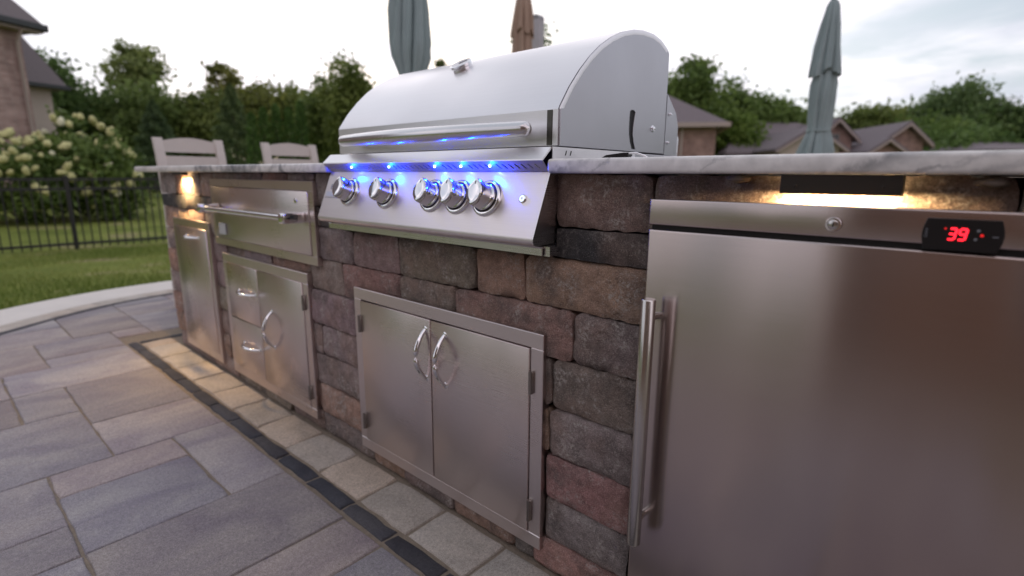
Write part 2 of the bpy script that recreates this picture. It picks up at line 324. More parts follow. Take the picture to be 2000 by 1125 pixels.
    y = N(n, 'ShaderNodeMix', data_type='RGBA', blend_type='MULTIPLY', i_0=1.0); l.new(cur, y.inputs[6]); l.new(g.outputs[0], y.inputs[7])
    l.new(y.outputs[2], b.inputs['Base Color']); b.inputs['Roughness'].default_value = .32
    return m
M_marble = marble()
def leaf_mat(name, a, b_, tr=.25):
    m, n, l, b = new_mat(name)
    g = N(n, 'ShaderNodeAttribute', attribute_name='tone'); oi = N(n, 'ShaderNodeObjectInfo')
    x = N(n, 'ShaderNodeMix', data_type='RGBA', i_6=(*a, 1), i_7=(*b_, 1)); l.new(g.outputs['Fac'], x.inputs[0])
    y = N(n, 'ShaderNodeMix', data_type='RGBA', blend_type='MULTIPLY', i_0=1.0); l.new(x.outputs[2], y.inputs[6]); l.new(oi.outputs['Color'], y.inputs[7])
    l.new(y.outputs[2], b.inputs['Base Color']); b.inputs['Roughness'].default_value = .6; b.inputs['Specular IOR Level'].default_value = .25
    t = N(n, 'ShaderNodeBsdfTranslucent'); l.new(y.outputs[2], t.inputs[0]); ms = N(n, 'ShaderNodeMixShader', i_0=tr)
    l.new(b.outputs[0], ms.inputs[1]); l.new(t.outputs[0], ms.inputs[2]); l.new(ms.outputs[0], n['Material Output'].inputs[0])
    return m
M_leaf = leaf_mat('tree_leaf', (.08, .125, .042), (.205, .265, .09), .42)
M_needle = leaf_mat('conifer_leaf', (.05, .088, .036), (.115, .175, .065), .3)
M_hleaf = leaf_mat('hydrangea_leaf', (.07, .12, .03), (.17, .24, .06))
M_grass = leaf_mat('grass_blade', (.13, .19, .034), (.36, .37, .12))
M_bark = plain('bark', (.07, .055, .045), .9, 0, .3, 12, .6, 30)
M_petal = plain('hydrangea_petal', (.58, .57, .27), .8, 0, .25, 9, .8, 40)
M_petalw = plain('hydrangea_petal_white', (.74, .73, .52), .8, 0, .15, 9, .8, 40)
def lawn_mat():
    m, n, l, b = new_mat('lawn')
    t = N(n, 'ShaderNodeTexCoord'); a = N(n, 'ShaderNodeTexNoise', i_Scale=.9, i_Detail=6.0, i_Roughness=.6); l.new(t.outputs['Object'], a.inputs['Vector'])
    f = N(n, 'ShaderNodeTexNoise', i_Scale=26.0, i_Detail=6.0, i_Roughness=.7); l.new(t.outputs['Object'], f.inputs['Vector'])
    r = N(n, 'ShaderNodeValToRGB'); e = r.color_ramp.elements; e[0].position = .36; e[0].color = (.14, .18, .04, 1); e[1].position = .70; e[1].color = (.38, .31, .20, 1); q = e.new(.56); q.color = (.22, .26, .06, 1)
    l.new(a.outputs[0], r.inputs[0]); g = N(n, 'ShaderNodeMapRange', i_1=.3, i_2=.7, i_3=.65, i_4=1.3); l.new(f.outputs[0], g.inputs[0])
    x = N(n, 'ShaderNodeMix', data_type='RGBA', blend_type='MULTIPLY', i_0=1.0); l.new(r.outputs[0], x.inputs[6]); l.new(g.outputs[0], x.inputs[7]); l.new(x.outputs[2], b.inputs['Base Color'])
    b.inputs['Roughness'].default_value = .95; b.inputs['Specular IOR Level'].default_value = .1
    bp = N(n, 'ShaderNodeBump', i_Strength=.8, i_Distance=.05); l.new(f.outputs[0], bp.inputs['Height']); l.new(bp.outputs[0], b.inputs['Normal'])
    return m
M_lawn = lawn_mat()
def brick_mat(name, c1, c2, mo, sc=4.4):
    m, n, l, b = new_mat(name)
    t = N(n, 'ShaderNodeTexCoord'); sp = N(n, 'ShaderNodeSeparateXYZ'); l.new(t.outputs['Object'], sp.inputs[0])
    ad_ = N(n, 'ShaderNodeMath', operation='ADD'); l.new(sp.outputs[0], ad_.inputs[0]); l.new(sp.outputs[1], ad_.inputs[1])
    cb = N(n, 'ShaderNodeCombineXYZ'); l.new(ad_.outputs[0], cb.inputs[0]); l.new(sp.outputs[2], cb.inputs[1])
    k = N(n, 'ShaderNodeTexBrick', i_Color1=(*c1, 1), i_Color2=(*c2, 1), i_Mortar=(*mo, 1), i_Scale=sc); k.inputs['Mortar Size'].default_value = .018; k.inputs['Brick Width'].default_value = .95; k.inputs['Row Height'].default_value = .33
    l.new(cb.outputs[0], k.inputs['Vector'])
    z = N(n, 'ShaderNodeTexNoise', i_Scale=3.0, i_Detail=5.0); l.new(t.outputs['Object'], z.inputs['Vector']); g = N(n, 'ShaderNodeMapRange', i_1=.3, i_2=.7, i_3=.75, i_4=1.2); l.new(z.outputs[0], g.inputs[0])
    x = N(n, 'ShaderNodeMix', data_type='RGBA', blend_type='MULTIPLY', i_0=1.0); l.new(k.outputs[0], x.inputs[6]); l.new(g.outputs[0], x.inputs[7]); l.new(x.outputs[2], b.inputs['Base Color']); b.inputs['Roughness'].default_value = .9
    return m
M_brick = brick_mat('rose_brick', (.30, .20, .18), (.40, .29, .26), (.36, .32, .30))
M_brick2 = brick_mat('red_brick', (.25, .155, .135), (.31, .20, .18), (.29, .25, .23))
def shingle_mat(name, col):
    m, n, l, b = new_mat(name)
    t = N(n, 'ShaderNodeTexCoord'); k = N(n, 'ShaderNodeTexNoise', i_Scale=9.0, i_Detail=4.0, i_Roughness=.7); mp = N(n, 'ShaderNodeMapping'); mp.inputs['Scale'].default_value = (1, 1, 5); l.new(t.outputs['Object'], mp.inputs[0]); l.new(mp.outputs[0], k.inputs['Vector'])
    x = N(n, 'ShaderNodeMix', data_type='RGBA', i_6=(*[c*.7 for c in col], 1), i_7=(*[c*1.3 for c in col], 1)); l.new(k.outputs[0], x.inputs[0]); l.new(x.outputs[2], b.inputs['Base Color']); b.inputs['Roughness'].default_value = .92
    bp = N(n, 'ShaderNodeBump', i_Strength=.5, i_Distance=.03); l.new(k.outputs[0], bp.inputs['Height']); l.new(bp.outputs[0], b.inputs['Normal'])
    return m
M_roof = shingle_mat('grey_shingle', (.155, .135, .14)); M_roof2 = shingle_mat('violet_grey_shingle', (.17, .145, .155))
M_siding = plain('beige_siding', (.46, .40, .36), .8, 0, .08, 3)
M_fascia = plain('dark_gutter', (.025, .03, .032), .4)
M_whitetrim = plain('pale_trim', (.36, .30, .28), .6)
M_glass = plain('window_glass', (.03, .035, .04), .08)
M_canvas = plain('grey_green_canvas', (.27, .34, .35), .85, 0, .12, 7, .3, 40)
M_canvasb = plain('brown_canvas', (.35, .25, .19), .85, 0, .12, 7, .3, 40)
M_fencem = plain('black_fence_paint', (.012, .013, .014), .45)
M_poly = plain('taupe_poly_lumber', (.60, .55, .52), .55, 0, .06, 25, .1, 90)
M_led = plain('blue_led', (.3, .5, 1), .3, 0, 0, 10, emit=(.22, .42, 1.0), es=12)
M_warm = plain('warm_lamp_lens', (1, .8, .5), .3, 0, 0, 10, emit=(1, .72, .36), es=14)
M_red = plain('red_segment', (.6, .01, .01), .4, 0, 0, 10, emit=(1, .015, .03), es=2.2)
M_reddim = plain('dim_red_segment', (.5, .02, .02), .4, 0, 0, 10, emit=(1, .02, .02), es=.45)
M_grey_print = plain('grey_print', (.22, .23, .26), .5)
M_badge = plain('etched_badge', (.62, .64, .68), .45, .3)
M_foam = plain('dried_adhesive', (.16, .13, .11), .9, 0, .3, 40, .6, 90)

# ================================================================== THE SETTING
def ground_z(x, y):
    d = max(0, -x-3.55); a = -.035 - .30*min(1, d/6.0)
    r = max(0, math.hypot(x, y)-11)
    return a + min(.5, r*.012)*(.3 if x < -3 else .0)
me = bpy.data.meshes.new('lawn'); xs = [-260, -140, -80, -45, -30, -22, -18, -15, -12.5, -11]+[-10+.5*i for i in range(14)]+[-3, -1, 1, 4, 10, 20, 40, 80, 150, 260]
ys = [-200, -100, -50, -25, -14, -8, -5]+[-3.5+.5*i for i in range(15)]+[5, 7, 10, 14, 20, 30, 50, 90, 160, 260]
me.from_pydata([(x, y, ground_z(x, y)) for x in xs for y in ys], [], [(i*len(ys)+j, (i+1)*len(ys)+j, (i+1)*len(ys)+j+1, i*len(ys)+j+1) for i in range(len(xs)-1) for j in range(len(ys)-1)])
tag(link('lawn', me, M_lawn), kind='structure')

# patio: bedding sand, then every paver as a part
PC = Vector((-1.55, .5))
def edge_loop(r):
    pts = [(PC.x+r*math.cos(R(a)), PC.y+r*math.sin(R(a))) for a in range(95, 217, 3)]
    a = R(216); d = Vector((-math.sin(a), math.cos(a))); p = Vector(pts[-1])
    for k in range(1, 13): pts.append(tuple(p+d*k*.3))
    return pts
ring = edge_loop(1.99)
patio = MB().prism(ring[::-1]+[(-1.7, 9), (9, 9), (9, -4.5), (ring[-1][0]+.2, -4.5)][0:4], 'z', -.16, -.0055).build('patio', M_sand, None, 0)
tag(patio, kind='structure')
def band(name, r0, r1, z0, z1, mat, parent, step, gap=.0, col=None, bev=.003):
    a, b = edge_loop(r0), edge_loop(r1); n = len(a); i = 0; out = []
    while i < n-1:
        j = min(n-1, i+step)
        A = [Vector(p) for p in a[i:j+1]]; B = [Vector(p) for p in b[i:j+1]]
        if gap:
            A[0] += (A[1]-A[0]).normalized()*gap; B[0] += (B[1]-B[0]).normalized()*gap
        out.append(MB().prism([tuple(p) for p in A]+[tuple(p) for p in B[::-1]], 'z', z0, z1, bev, 1).build(name, mat, parent, 30, col() if col else None)); i = j
    return out
def tint(a=.12, w=0):
    k = 1+rng.uniform(-a, a); t = rng.uniform(-.05, .05)
    return (k*(1+t), k, k*(1-t))
kerb = band('kerb', 1.62, 2.0, -.15, .006, M_conc, None, 99)[0]; tag(kerb, kind='structure')
band('paver', 1.497, 1.617, -.05, .004, M_beige, patio, 2, .004, lambda: tint())
band('paver', 1.447, 1.493, -.05, .003, M_slate, patio, 2, .004, lambda: tint())
def slab(x0, x1, y0, y1, mat, col, gap=.0022, top=0.0, wob=.0016, bev=.0042):
    """one paver with slightly uneven, worn edges"""
    nx = max(2, int((x1-x0)/.045)); ny = max(2, int((y1-y0)/.045)); bm = bmesh.new()
    x0 += gap; x1 -= gap; y0 += gap; y1 -= gap
    per = [(x0+(x1-x0)*i/nx, y0) for i in range(nx)]+[(x1, y0+(y1-y0)*i/ny) for i in range(ny)]+[(x1-(x1-x0)*i/nx, y1) for i in range(nx)]+[(x0, y1-(y1-y0)*i/ny) for i in range(ny)]
    cx, cy = (x0+x1)/2, (y0+y1)/2; tilt = (rng.uniform(-.0012, .0012), rng.uniform(-.0012, .0012)); dz = rng.uniform(-.0012, .0008)
    w = [(rng.gauss(0, wob), rng.gauss(0, wob), rng.gauss(0, wob*.45)) for _ in per]
    corner = {0, nx, nx+ny, 2*nx+ny}
    def ringv(inset, z):
        out = []
        for k, (p, q) in enumerate(zip(per, w)):
            px, py = p[0]+q[0], p[1]+q[1]
            s = inset*(1.9 if k in corner else 1); d = Vector((cx-px, cy-py)); sx = min(s, abs(d.x)); sy = min(s, abs(d.y))
            ex = 1 if (abs(p[0]-x0) < 1e-6 or abs(p[0]-x1) < 1e-6) else 0; ey = 1 if (abs(p[1]-y0) < 1e-6 or abs(p[1]-y1) < 1e-6) else 0
            px += math.copysign(sx*ex, d.x); py += math.copysign(sy*ey, d.y)
            out.append(bm.verts.new((px-cx, py-cy, z+(q[2] if inset > .002 else 0)+tilt[0]*(px-cx)/.2+tilt[1]*(py-cy)/.2)))
        return out
    a = ringv(0, -.05); b = ringv(0, top+dz-bev*1.3); c = ringv(bev*.45, top+dz-bev*.35); d = ringv(bev*1.4, top+dz)
    n = len(per)
    for r0, r1 in ((a, b), (b, c), (c, d)):
        for k in range(n): bm.faces.new((r0[k], r0[(k+1) % n], r1[(k+1) % n], r1[k]))
    bm.faces.new(d)
    me = bpy.data.meshes.new('paver'); bm.to_mesh(me); bm.free()
    o = link('paver', me, mat, patio, 40, col); o.location = (cx, cy, 0); return o
U0 = .1650
gx = lambda i: -.0135 - U0*i
gy = lambda j: -.2055 - U0*j
known = [(0, 2, 0, 0), (2, 2, 1, 2), (0, 1, 1, 2), (3, 4, 0, 1), (5, 7, 0, 1), (6, 7, 2, 2), (3, 5, 2, 3), (8, 9, 0, 2), (1, 2, 3, 5), (0, 0, 3, 5), (-2, -1, 0, 2), (-3, -3, 0, 1),
         (10, 10, 0, 1), (11, 12, 0, 1), (10, 12, 2, 3), (8, 9, 3, 4), (-2, -1, 3, 4), (-5, -4, 0, 1)]
occ = {}
def put(i0, i1, j0, j1, tone=None):
    for i in range(i0, i1+1):
        for j in range(j0, j1+1): occ[(i, j)] = 1
    cx = (gx(i0)+gx(i1+1))/2; cy = (gy(j0)+gy(j1+1))/2
    # wholly under the border course: leave out
    if all(math.hypot(x-PC.x, y-PC.y) > 1.46 and x < -1.5 for x in (gx(i0), gx(i1+1)) for y in (gy(j0), gy(j1+1))): return
    slab(gx(i1+1), gx(i0), gy(j1+1), gy(j0), M_paver, tone or tint(.16))
for k in known: put(*k)
sizes = [(3, 2), (2, 2), (2, 1), (3, 1), (2, 3), (1, 2), (1, 1)]
for j in range(-6, 10):
    for i in range(18, -12, -1):
        if (i, j) in occ: continue
        if j < 0 and gx(i) > -1.84: continue                     # the island and its border stand here
        if math.hypot(gx(i)-PC.x, gy(j)-PC.y) > 1.95 and gx(i) < -1.2 and gy(j) > -.7: continue
        if gx(i) < -1.2 - (gy(j)+4.0)*.6: continue
        rng.shuffle(sizes)
        for a, b in sorted(sizes, key=lambda s: -s[0]*s[1] + rng.uniform(0, 4)):
            cells = [(i-p, j+q) for p in range(a) for q in range(b)]
            if all(c not in occ and not (c[1] < 0 and gx(c[0]) > -1.84) for c in cells):
                put(i-a+1, i, j, j+b-1); break
# border along the island: a charcoal strip, then beige setts against the wall
x = -1.80
for k in range(-9, 9):
    a = .0613+.2165*k; b = a+.2165
    if b < -1.79: continue
    slab(max(a, -1.795), b, -.1465, -.002, M_beige, tint(.08), .003, .001, .0022, .006)
x = .0880
for k in range(-10, 12):
    a = .0880+.1930*k; b = a+.193
    if b < -1.83: continue
    slab(max(a, -1.84), b, -.1985, -.1480, M_slate, tint(.12), .0024, .001, .0016, .006)
slab(-1.84, -1.797, -.1465, .10, M_slate, tint(.1), .003, .001, .0016, .006)

# ================================================================== THE ISLAND (stone by stone)
ISL = thing('stone_island', (0, .35, 0), 'long outdoor kitchen island faced with tumbled brown and charcoal stone blocks', 'kitchen island')
core = MB().box(-1.64, .03, .045, .72, .0, .891).box(.03, .84, .045, .72, 0, .73).box(.84, 1.05, .045, .72, .0, .891).box(1.05, 1.69, .045, .72, .855, .891).box(1.69, 2.28, .045, .72, 0, .891).box(-1.64, -1.14, .72, 1.6, 0, .891)
core.box(1.05, 1.69, .6, .72, 0, .855).build('core', M_mortar, ISL, 0)
CH = (.25, .205, .188); GR = (.34, .275, .245); GP = (.335, .27, .25); RB = (.43, .268, .21); TB = (.43, .29, .225); RD = (.37, .24, .195); DK = (.27, .21, .175)
BL = (.040, .040, .045)
def stone(x0, x1, z0, z1, col, mat=None, proud=None, rough=1.0, yb=.06, end=False):
    """one tumbled wall block: a rounded, chipped, slightly bulging face"""
    w, h = x1-x0, z1-z0; g = .0016
    near = x0 > -.3
    nx = max(3, int(w/(.013 if near else .022))); nz = max(3, int(h/(.013 if near else .022)))
    pr = rng.uniform(-.004, .005) if proud is None else proud
    rad = .0062*rough; seed = Vector((rng.uniform(0, 50), rng.uniform(0, 50), rng.uniform(0, 50)))
    from mathutils import noise
    verts = []; 
    sk = [rng.uniform(-.0022, .0022)*rough for _ in range(4)]
    for i in range(nx+1):
        for j in range(nz+1):
            u, v = i/nx, j/nz
            X = x0+g+(w-2*g)*u; Z = z0+g+(h-2*g)*v
            X += (sk[0]*(1-u)+sk[1]*u)*(2*v-1); Z += (sk[2]*(1-v)+sk[3]*v)*(2*u-1)
            e = min(X-x0-g, x1-g-X, Z-z0-g, z1-g-Z); e = max(e, 0)
            # rounded arrises, uneven round the block
            n1 = noise.noise(Vector((X*14, Z*14, 0))+seed); n2 = noise.noise(Vector((X*55, Z*55, 0))+seed); n3 = noise.noise(Vector((X*130, Z*130, 3))+seed)
            rr = rad*(1+.7*n1)
            q = 0 if e > rr else rr-math.sqrt(max(0, rr*rr-(rr-e)**2))
            Y = -pr+q*1.0-(.004*n1+.0022*n2+.0011*n3)*rough
            k = max(0, 1-e/.004)
            X += .0035*n2*k*rough; Z += .0035*n3*k*rough*1.3
            du = (rr*.55*max(0, 1-min(u, 1-u)*w/rr) if rr > 0 else 0); dv_ = max(0, 1-min(v, 1-v)*h/max(rr, 1e-4))
            if du and dv_:                                        # round the corners in plan
                X += math.copysign(du*dv_, .5-u); Z += math.copysign(rr*.55*dv_*min(1, du/(rr*.3+1e-6)), .5-v)
            verts.append((X, Y, Z))
    idx = lambda i, j: i*(nz+1)+j
    faces = [(idx(i, j), idx(i+1, j), idx(i+1, j+1), idx(i, j+1)) for i in range(nx) for j in range(nz)]
    per = [idx(i, 0) for i in range(nx+1)]+[idx(nx, j) for j in range(1, nz+1)]+[idx(i, nz) for i in range(nx-1, -1, -1)]+[idx(0, j) for j in range(nz-1, 0, -1)]
    b0 = len(verts); verts += [(verts[p][0], yb, verts[p][2]) for p in per]; n = len(per)
    faces += [(per[k], b0+k, b0+(k+1) % n, per[(k+1) % n]) for k in range(n)]
    cx, cz_ = (x0+x1)/2, (z0+z1)/2
    verts = [(v[0]-cx, v[1], v[2]-cz_) for v in verts]
    me = bpy.data.meshes.new('stone'); me.from_pydata(verts, [], faces); me.validate()
    o = link('stone', me, mat or M_stone, ISL, 60, tuple(c*rng.uniform(.92, 1.08) for c in col)); o.location = (cx, 0, cz_)
    return o
zc_ = [0, .079, .184, .292, .399, .514, .622, .727, .789, .893]
covers = [(.125, .80, .07, .545), (-.875, -.195, .06, .55), (-.93, -.12, .61, .85), (-1.465, -1.035, .055, .665), (1.065, 1.67, 0, .85), (.04, .828, .745, .93)]
def hidden(x0, x1, z0, z1): return any(x0 >= a and x1 <= b and z0 >= c and z1 <= d for a, b, c, d in covers)
def pal(): return rng.choice([GR, GP, GP, RB, GR, CH, RD])
rows = {                                                          # joints and colours read off the photograph, right-hand part
    0: ([-.165, .138, .298, .512, .732, .79, 1.034], [CH, RD, CH, RD, CH, RB]),
    1: ([-.161, .095, .30, .52, .70, .822, 1.034], [RB, GR, GR, GR, GR, GP]),
    2: ([-.19, .10, .36, .60, .822, 1.034], [GP, GR, GR, DK, RD]),
    3: ([-.132, .10, .36, .62, .83, 1.034], [GP, GR, GR, TB, GR]),
    4: ([-.19, .086, .30, .55, .833, 1.034], [GP, GR, GR, DK, CH]),
    5: ([-.19, .014, .307, .534, .885, 1.04], [GP, RD, CH, RD, CH]),
    6: ([-.115, .090, .312, .606, .755, 1.044], [GP, GR, DK, RB, RB]),
    7: ([-.30, -.085, .10, .35, .60, .838, 1.046], [BL]*6),
    8: ([-.115, .03, .835, 1.043, 1.50, 1.80, 2.28], [GR, GR, DK, DK, DK, DK]),
}
for r, (xs_, cols) in rows.items():
    z0, z1 = zc_[r], zc_[r+1]
    for a, b, c_ in zip(xs_, xs_[1:], cols):
        if not hidden(a, b, z0, z1): stone(a, b, z0, z1, c_, M_accent if r == 7 else None, .003 if r == 7 else (.002 if r == 8 and b > .5 else None), .35 if r == 7 else 1.0)
    # the run to the left end, same courses
    x1 = xs_[0]
    while x1 > -1.667+.05:
        w = rng.uniform(.15, .30) if r != 7 else rng.uniform(.17, .24); x0 = x1-w
        if x0 < -1.667+.09: x0 = -1.667
        if not hidden(x0, x1, z0, z1): stone(x0 + (.02 if r < 1 and x0 < -1.66 else 0), x1, z0, z1, BL if r == 7 else (RB if r == 6 and x1 < -1 else pal()), M_accent if r == 7 else None, None, .5 if r == 7 else 1)
        x1 = x0
    for xa, xb in ((1.70, 1.96), (1.96, 2.28)):
        if r < 8: stone(xa, xb, z0, z1, BL if r == 7 else pal(), M_accent if r == 7 else None)
    # left end of the island
    yy = .03
    while yy < 1.6:
        b = min(1.62, yy+rng.uniform(.2, .34)); o = MB().box(-.03, .03, -(b-yy)/2+.003, (b-yy)/2-.003, -(z1-z0)/2+.003, (z1-z0)/2-.003, .01, 2).build('stone', M_accent if r == 7 else M_stone, ISL, 50, BL if r == 7 else pal())
        o.location = (-1.627, (yy+b)/2, (z0+z1)/2); yy = b
for (a, b, z) in ((1.17, 1.205, .886), (1.455, 1.49, .884), (1.505, 1.52, .887)):    # squeezed-out adhesive under the slab
    m_ = MB(); bmesh.ops.create_icosphere(m_.bm, subdivisions=2, radius=1)
    for v in m_.bm.verts: v.co = Vector(((a+b)/2+v.co.x*(b-a)/2*rng.uniform(.8, 1.1), -.012+v.co.y*.018, z+v.co.z*.006*rng.uniform(.7, 1.3)))
    m_.build('adhesive_bead', M_foam, ISL, 60)

# countertops
ct = MB().prism([(-1.916, -.04), (.036, -.04), (.036, .60), (.836, .60), (.836, .80), (-1.06, .80), (-1.06, 1.72), (-1.916, 1.72)], 'z', .8932, .92, .006, 3).build('countertop', M_marble)
tag(ct, 'white marble countertop with grey veins running left of the grill towards the chairs', 'countertop')
ct = MB().prism([(.8405, -.04), (2.35, -.04), (2.35, .80), (.8405, .80)], 'z', .8932, .92, .006, 3).build('countertop', M_marble)
tag(ct, 'white marble countertop with grey veins above the steel refrigerator, right of the grill', 'countertop')

# ================================================================== BUILT-IN DOORS AND DRAWERS
def face_frame(x0, x1, z0, z1, w, parent, y0=-.013, y1=.012, wt=None):
    wt = wt or w
    m_ = MB()
    m_.box(x0, x1, y0, y1, z1-wt, z1, .0015, 1); m_.box(x0, x1, y0, y1, z0, z0+wt, .0015, 1)
    m_.box(x0, x0+w, y0, y1, z0+wt+.0001, z1-wt-.0001, .0015, 1); m_.box(x1-w, x1, y0, y1, z0+wt+.0001, z1-wt-.0001, .0015, 1)
    f = m_.build('frame', M_steel, parent, 30)
    MB().box(x0+.004, x1-.004, y1-.004, y1+.03, z0+.004, z1-.004).build('liner', M_dark, parent, 0)
    return f
def bow_handle(p0, p1, parent, out=.03, r=.0042, mat=None, n=15):
    """arched pull between two feet"""
    p0, p1 = Vector(p0), Vector(p1); pts = []; rad = []
    for i in range(n):
        t = i/(n-1); s = math.sin(math.pi*t)
        pts.append(p0.lerp(p1, t)+Vector((0, -out*s**.8, 0))); rad.append(r*(.85+.45*s))
    h = MB().tube(pts, rad, 10).build('handle', mat or M_chrome, parent, 60)
    for p in (p0, p1): MB().disc(p+Vector((0, .004, 0)), (0, -1, 0), [(0, r*1.9), (.003, r*1.9), (.0055, r*1.2)], 14).build('handle_foot', M_chrome, h, 50)
    return h
def hinge(x, z0, z1, parent):
    h = MB().tube([(x, -.018, z0), (x, -.018, z1)], .0048, 10)
    h.box(x-.006, x+.006, -.018, -.011, z0+.001, z1-.001, .0005, 1)
    h.build('hinge', M_hinge, parent, 50)
# double access doors
T = thing('double_access_door', (.46, 0, .05), 'pair of stainless steel access doors with two arched handles below the grill', 'cabinet door')
face_frame(.1025, .8209, .0497, .5629, .034, T)
DY = -.0165
for s, (a, b) in enumerate(((.1385, .4545), (.4585, .7855))):
    d = MB().box(a, b, DY, .008, .0855, .527, .0018, 2).build('door', M_steel, T, 30)
    hx = .437 if s == 0 else .512
    bow_handle((hx, DY, .366), (hx, DY, .499), d, .034, .0056)
for x, z in ((.1325, .456), (.1325, .146), (.7915, .452), (.7915, .143)): hinge(x, z-.026, z+.026, T)
# drawer-and-door cabinet
T = thing('drawer_door_cabinet', (-.54, 0, .05), 'stainless steel cabinet with two stacked drawers and a hinged door beside them', 'cabinet')
face_frame(-.8957, -.1767, .0442, .565, .036, T)
for z0, z1 in ((.0825, .2985), (.3015, .529)):
    d = MB().box(-.858, -.5685, DY, .008, z0, z1, .0018, 2).build('drawer_front', M_steel, T, 30)
    zh = (.203 if z0 < .2 else .425); bow_handle((-.745, DY, zh), (-.592, DY, zh), d, .03, .0058)
d = MB().box(-.5645, -.2155, DY, .008, .0825, .529, .0018, 2).build('door', M_steel, T, 30)
bow_handle((-.462, DY, .245), (-.462, DY, .385), d, .036, .0056)
for z in (.462, .138): hinge(-.208, z-.026, z+.026, T)
# warming drawer
T = thing('warming_drawer', (-.525, 0, .6), 'wide stainless steel warming drawer with a thick chrome bar handle under the left countertop', 'drawer')
face_frame(-.9516, -.099, .5991, .8664, .03, T)
d = MB().box(-.9195, -.1315, DY, .008, .631, .8345, .0018, 2).build('drawer_front', M_steel, T, 30)
h = MB().tube([(-.90+.012, -.075, .752), (-.155, -.075, .752)], .0098, 16).build('bar_handle', M_chrome, T, 60)
for xx in (-.875, -.165):
    MB().box(xx-.017, xx+.017, -.093, DY, .735, .769, .007, 3).build('handle_post', M_chrome, T, 50)
MB().box(-.915+.03, -.846+.03, DY-.0018, DY, .645, .69, .0006, 1).build('badge', M_badge, T, 30)
MB().disc((-.208, DY, .803), (0, -1, 0), [(0, .009), (.002, .009), (.003, .006)], 16).build('indicator', M_chrome, T, 40)
# pull-out bin
T = thing('pull_out_bin_cabinet', (-1.25, 0, .05), 'tall narrow stainless steel pull-out cabinet at the left end of the island', 'cabinet')
face_frame(-1.4823, -1.0189, .042, .6795, .035, T)
d = MB().box(-1.4455, -1.0555, DY, .008, .0785, .6435, .0018, 2).build('drawer_front', M_steel, T, 30)
bow_handle((-1.30, DY, .604), (-1.145, DY, .604), d, .03, .0058)

# ================================================================== UNDER-COUNTER LIGHTS
def cove_light(x0, x1, zt, zb, y0, y1, label, watts, warm, tilt=28, spread=175):
    T = thing('under_counter_light', ((x0+x1)/2, (y0+y1)/2, zb), label, 'light', None)
    b = MB(); b.box(x0, x1, y0, y0+.003, zb, zt, .0006, 1); b.box(x0, x1, y0+.0031, y1, zt-.003, zt, .0006, 1)
    b.box(x0, x0+.003, y0+.0031, y1, zb, zt-.0031); b.box(x1-.003, x1, y0+.0031, y1, zb, zt-.0031)
    b.build('housing', M_bronze, T, 30)
    for sx in (.14, .86): MB().disc((x0+(x1-x0)*sx, y0, zb+.011), (0, -1, 0), [(0, .0022), (.0008, .0022), (.0012, .0014)], 10).build('screw', M_bronze, T, 40)
    MB().box(x0+.006, x1-.006, y0+.006, y1-.001, zb+.001, zb+.006, .0008, 1).build('lens', M_warm, T, 30)
    l = bpy.data.lights.new('lamp', 'AREA'); l.shape = 'RECTANGLE'; l.size = x1-x0-.014; l.size_y = .012; l.energy = watts; l.color = warm; l.spread = R(spread)
    lo = bpy.data.objects.new('lamp', l); C.objects.link(lo); lo.location = ((x0+x1)/2, (y0+y1)/2, zb-.001); lo.rotation_euler = (R(tilt), 0, 0)
    lo.parent = T; lo.matrix_parent_inverse = Matrix.Translation(-T.location)
cove_light(1.251, 1.391, .8925, .8665, -.034, -.012, 'slim bronze under-counter light glowing warm above the refrigerator', 2.2, (1, .66, .3))
cove_light(-1.33, -1.19, .8925, .880, -.036, -.016, 'small under-counter light glowing warm at the left end of the island', 1.9, (1, .64, .28), 12, 118)

# ================================================================== THE GRILL
G = thing('built_in_grill', (.43, 0, .74), 'large stainless steel built-in gas grill with closed lid and blue-lit knobs', 'grill')
XL, XR = .0335, .8345
# control panel, sloping out towards its rounded lower edge
PT, PB = Vector((0, -.0215, .8965)), Vector((0, -.0715, .772))
pd = (PB-PT).normalized(); PN = Vector((0, -pd.z*-1, 0)); PN = Vector((0, pd.z, -pd.y)).normalized()     # outward normal
if PN.y > 0: PN = -PN
prof = [(.04, .8965), (PT.y, PT.z)]
ctr = PB - PN*.012 ; a0 = math.atan2(PN.z, PN.y)
for k in range(8):
    a = a0 + (k/7)*R(118); prof.append((ctr.y+.012*math.cos(a), ctr.z+.012*math.sin(a)))
prof += [(-.02, .757), (.04, .757)]
panel = MB().prism(prof, 'x', XL, XR).build('control_panel', M_panel, G, 30)
MB().prism([(p[0], p[1]) for p in prof], 'x', XR, XR+.002).build('end_plate', M_trim, G, 20)
def on_panel(x, t, h=0):               # t metres down the slope from the panel's top
    p = PT+pd*t+PN*h; return Vector((x, p.y, p.z))
PM = lambda x, t, h=0: frame_mtx(on_panel(x, t, h), (1, 0, 0), -pd)
# front rail with its slotted fascia
rl = [(.055, .9432), (-.0175, .9432), (-.0215, .9422), (-.0245, .9395), (-.0462, .9195), (-.0470, .9172), (-.0455, .9162), (-.0425, .9185), (-.02, .9385), (.055, .9395)]
MB().prism(rl, 'x', XL-.001, XR+.001).build('top_rail', M_lid, G, 20)
ft, fb = Vector((0, -.0440, .9165)), Vector((0, -.0235, .8972)); fd = (fb-ft); fl = fd.length; fd.normalize()
holes = []
for k in range(46):
    sx = .018+k*.0168
    if any(abs(XL+sx-q) < .013 for q in (.164, .337, .513, .600, .687)): continue
    holes.append([(sx, -.27*fl), (sx+.0042, -.27*fl), (sx+.0112, -.72*fl), (sx+.007, -.72*fl)])
plate('slotted_fascia', [(0, 0), (XR-XL, 0), (XR-XL, -fl), (0, -fl)], holes, .0012, M_fasc, G, frame_mtx((XL, ft.y, ft.z), (1, 0, 0), -fd))
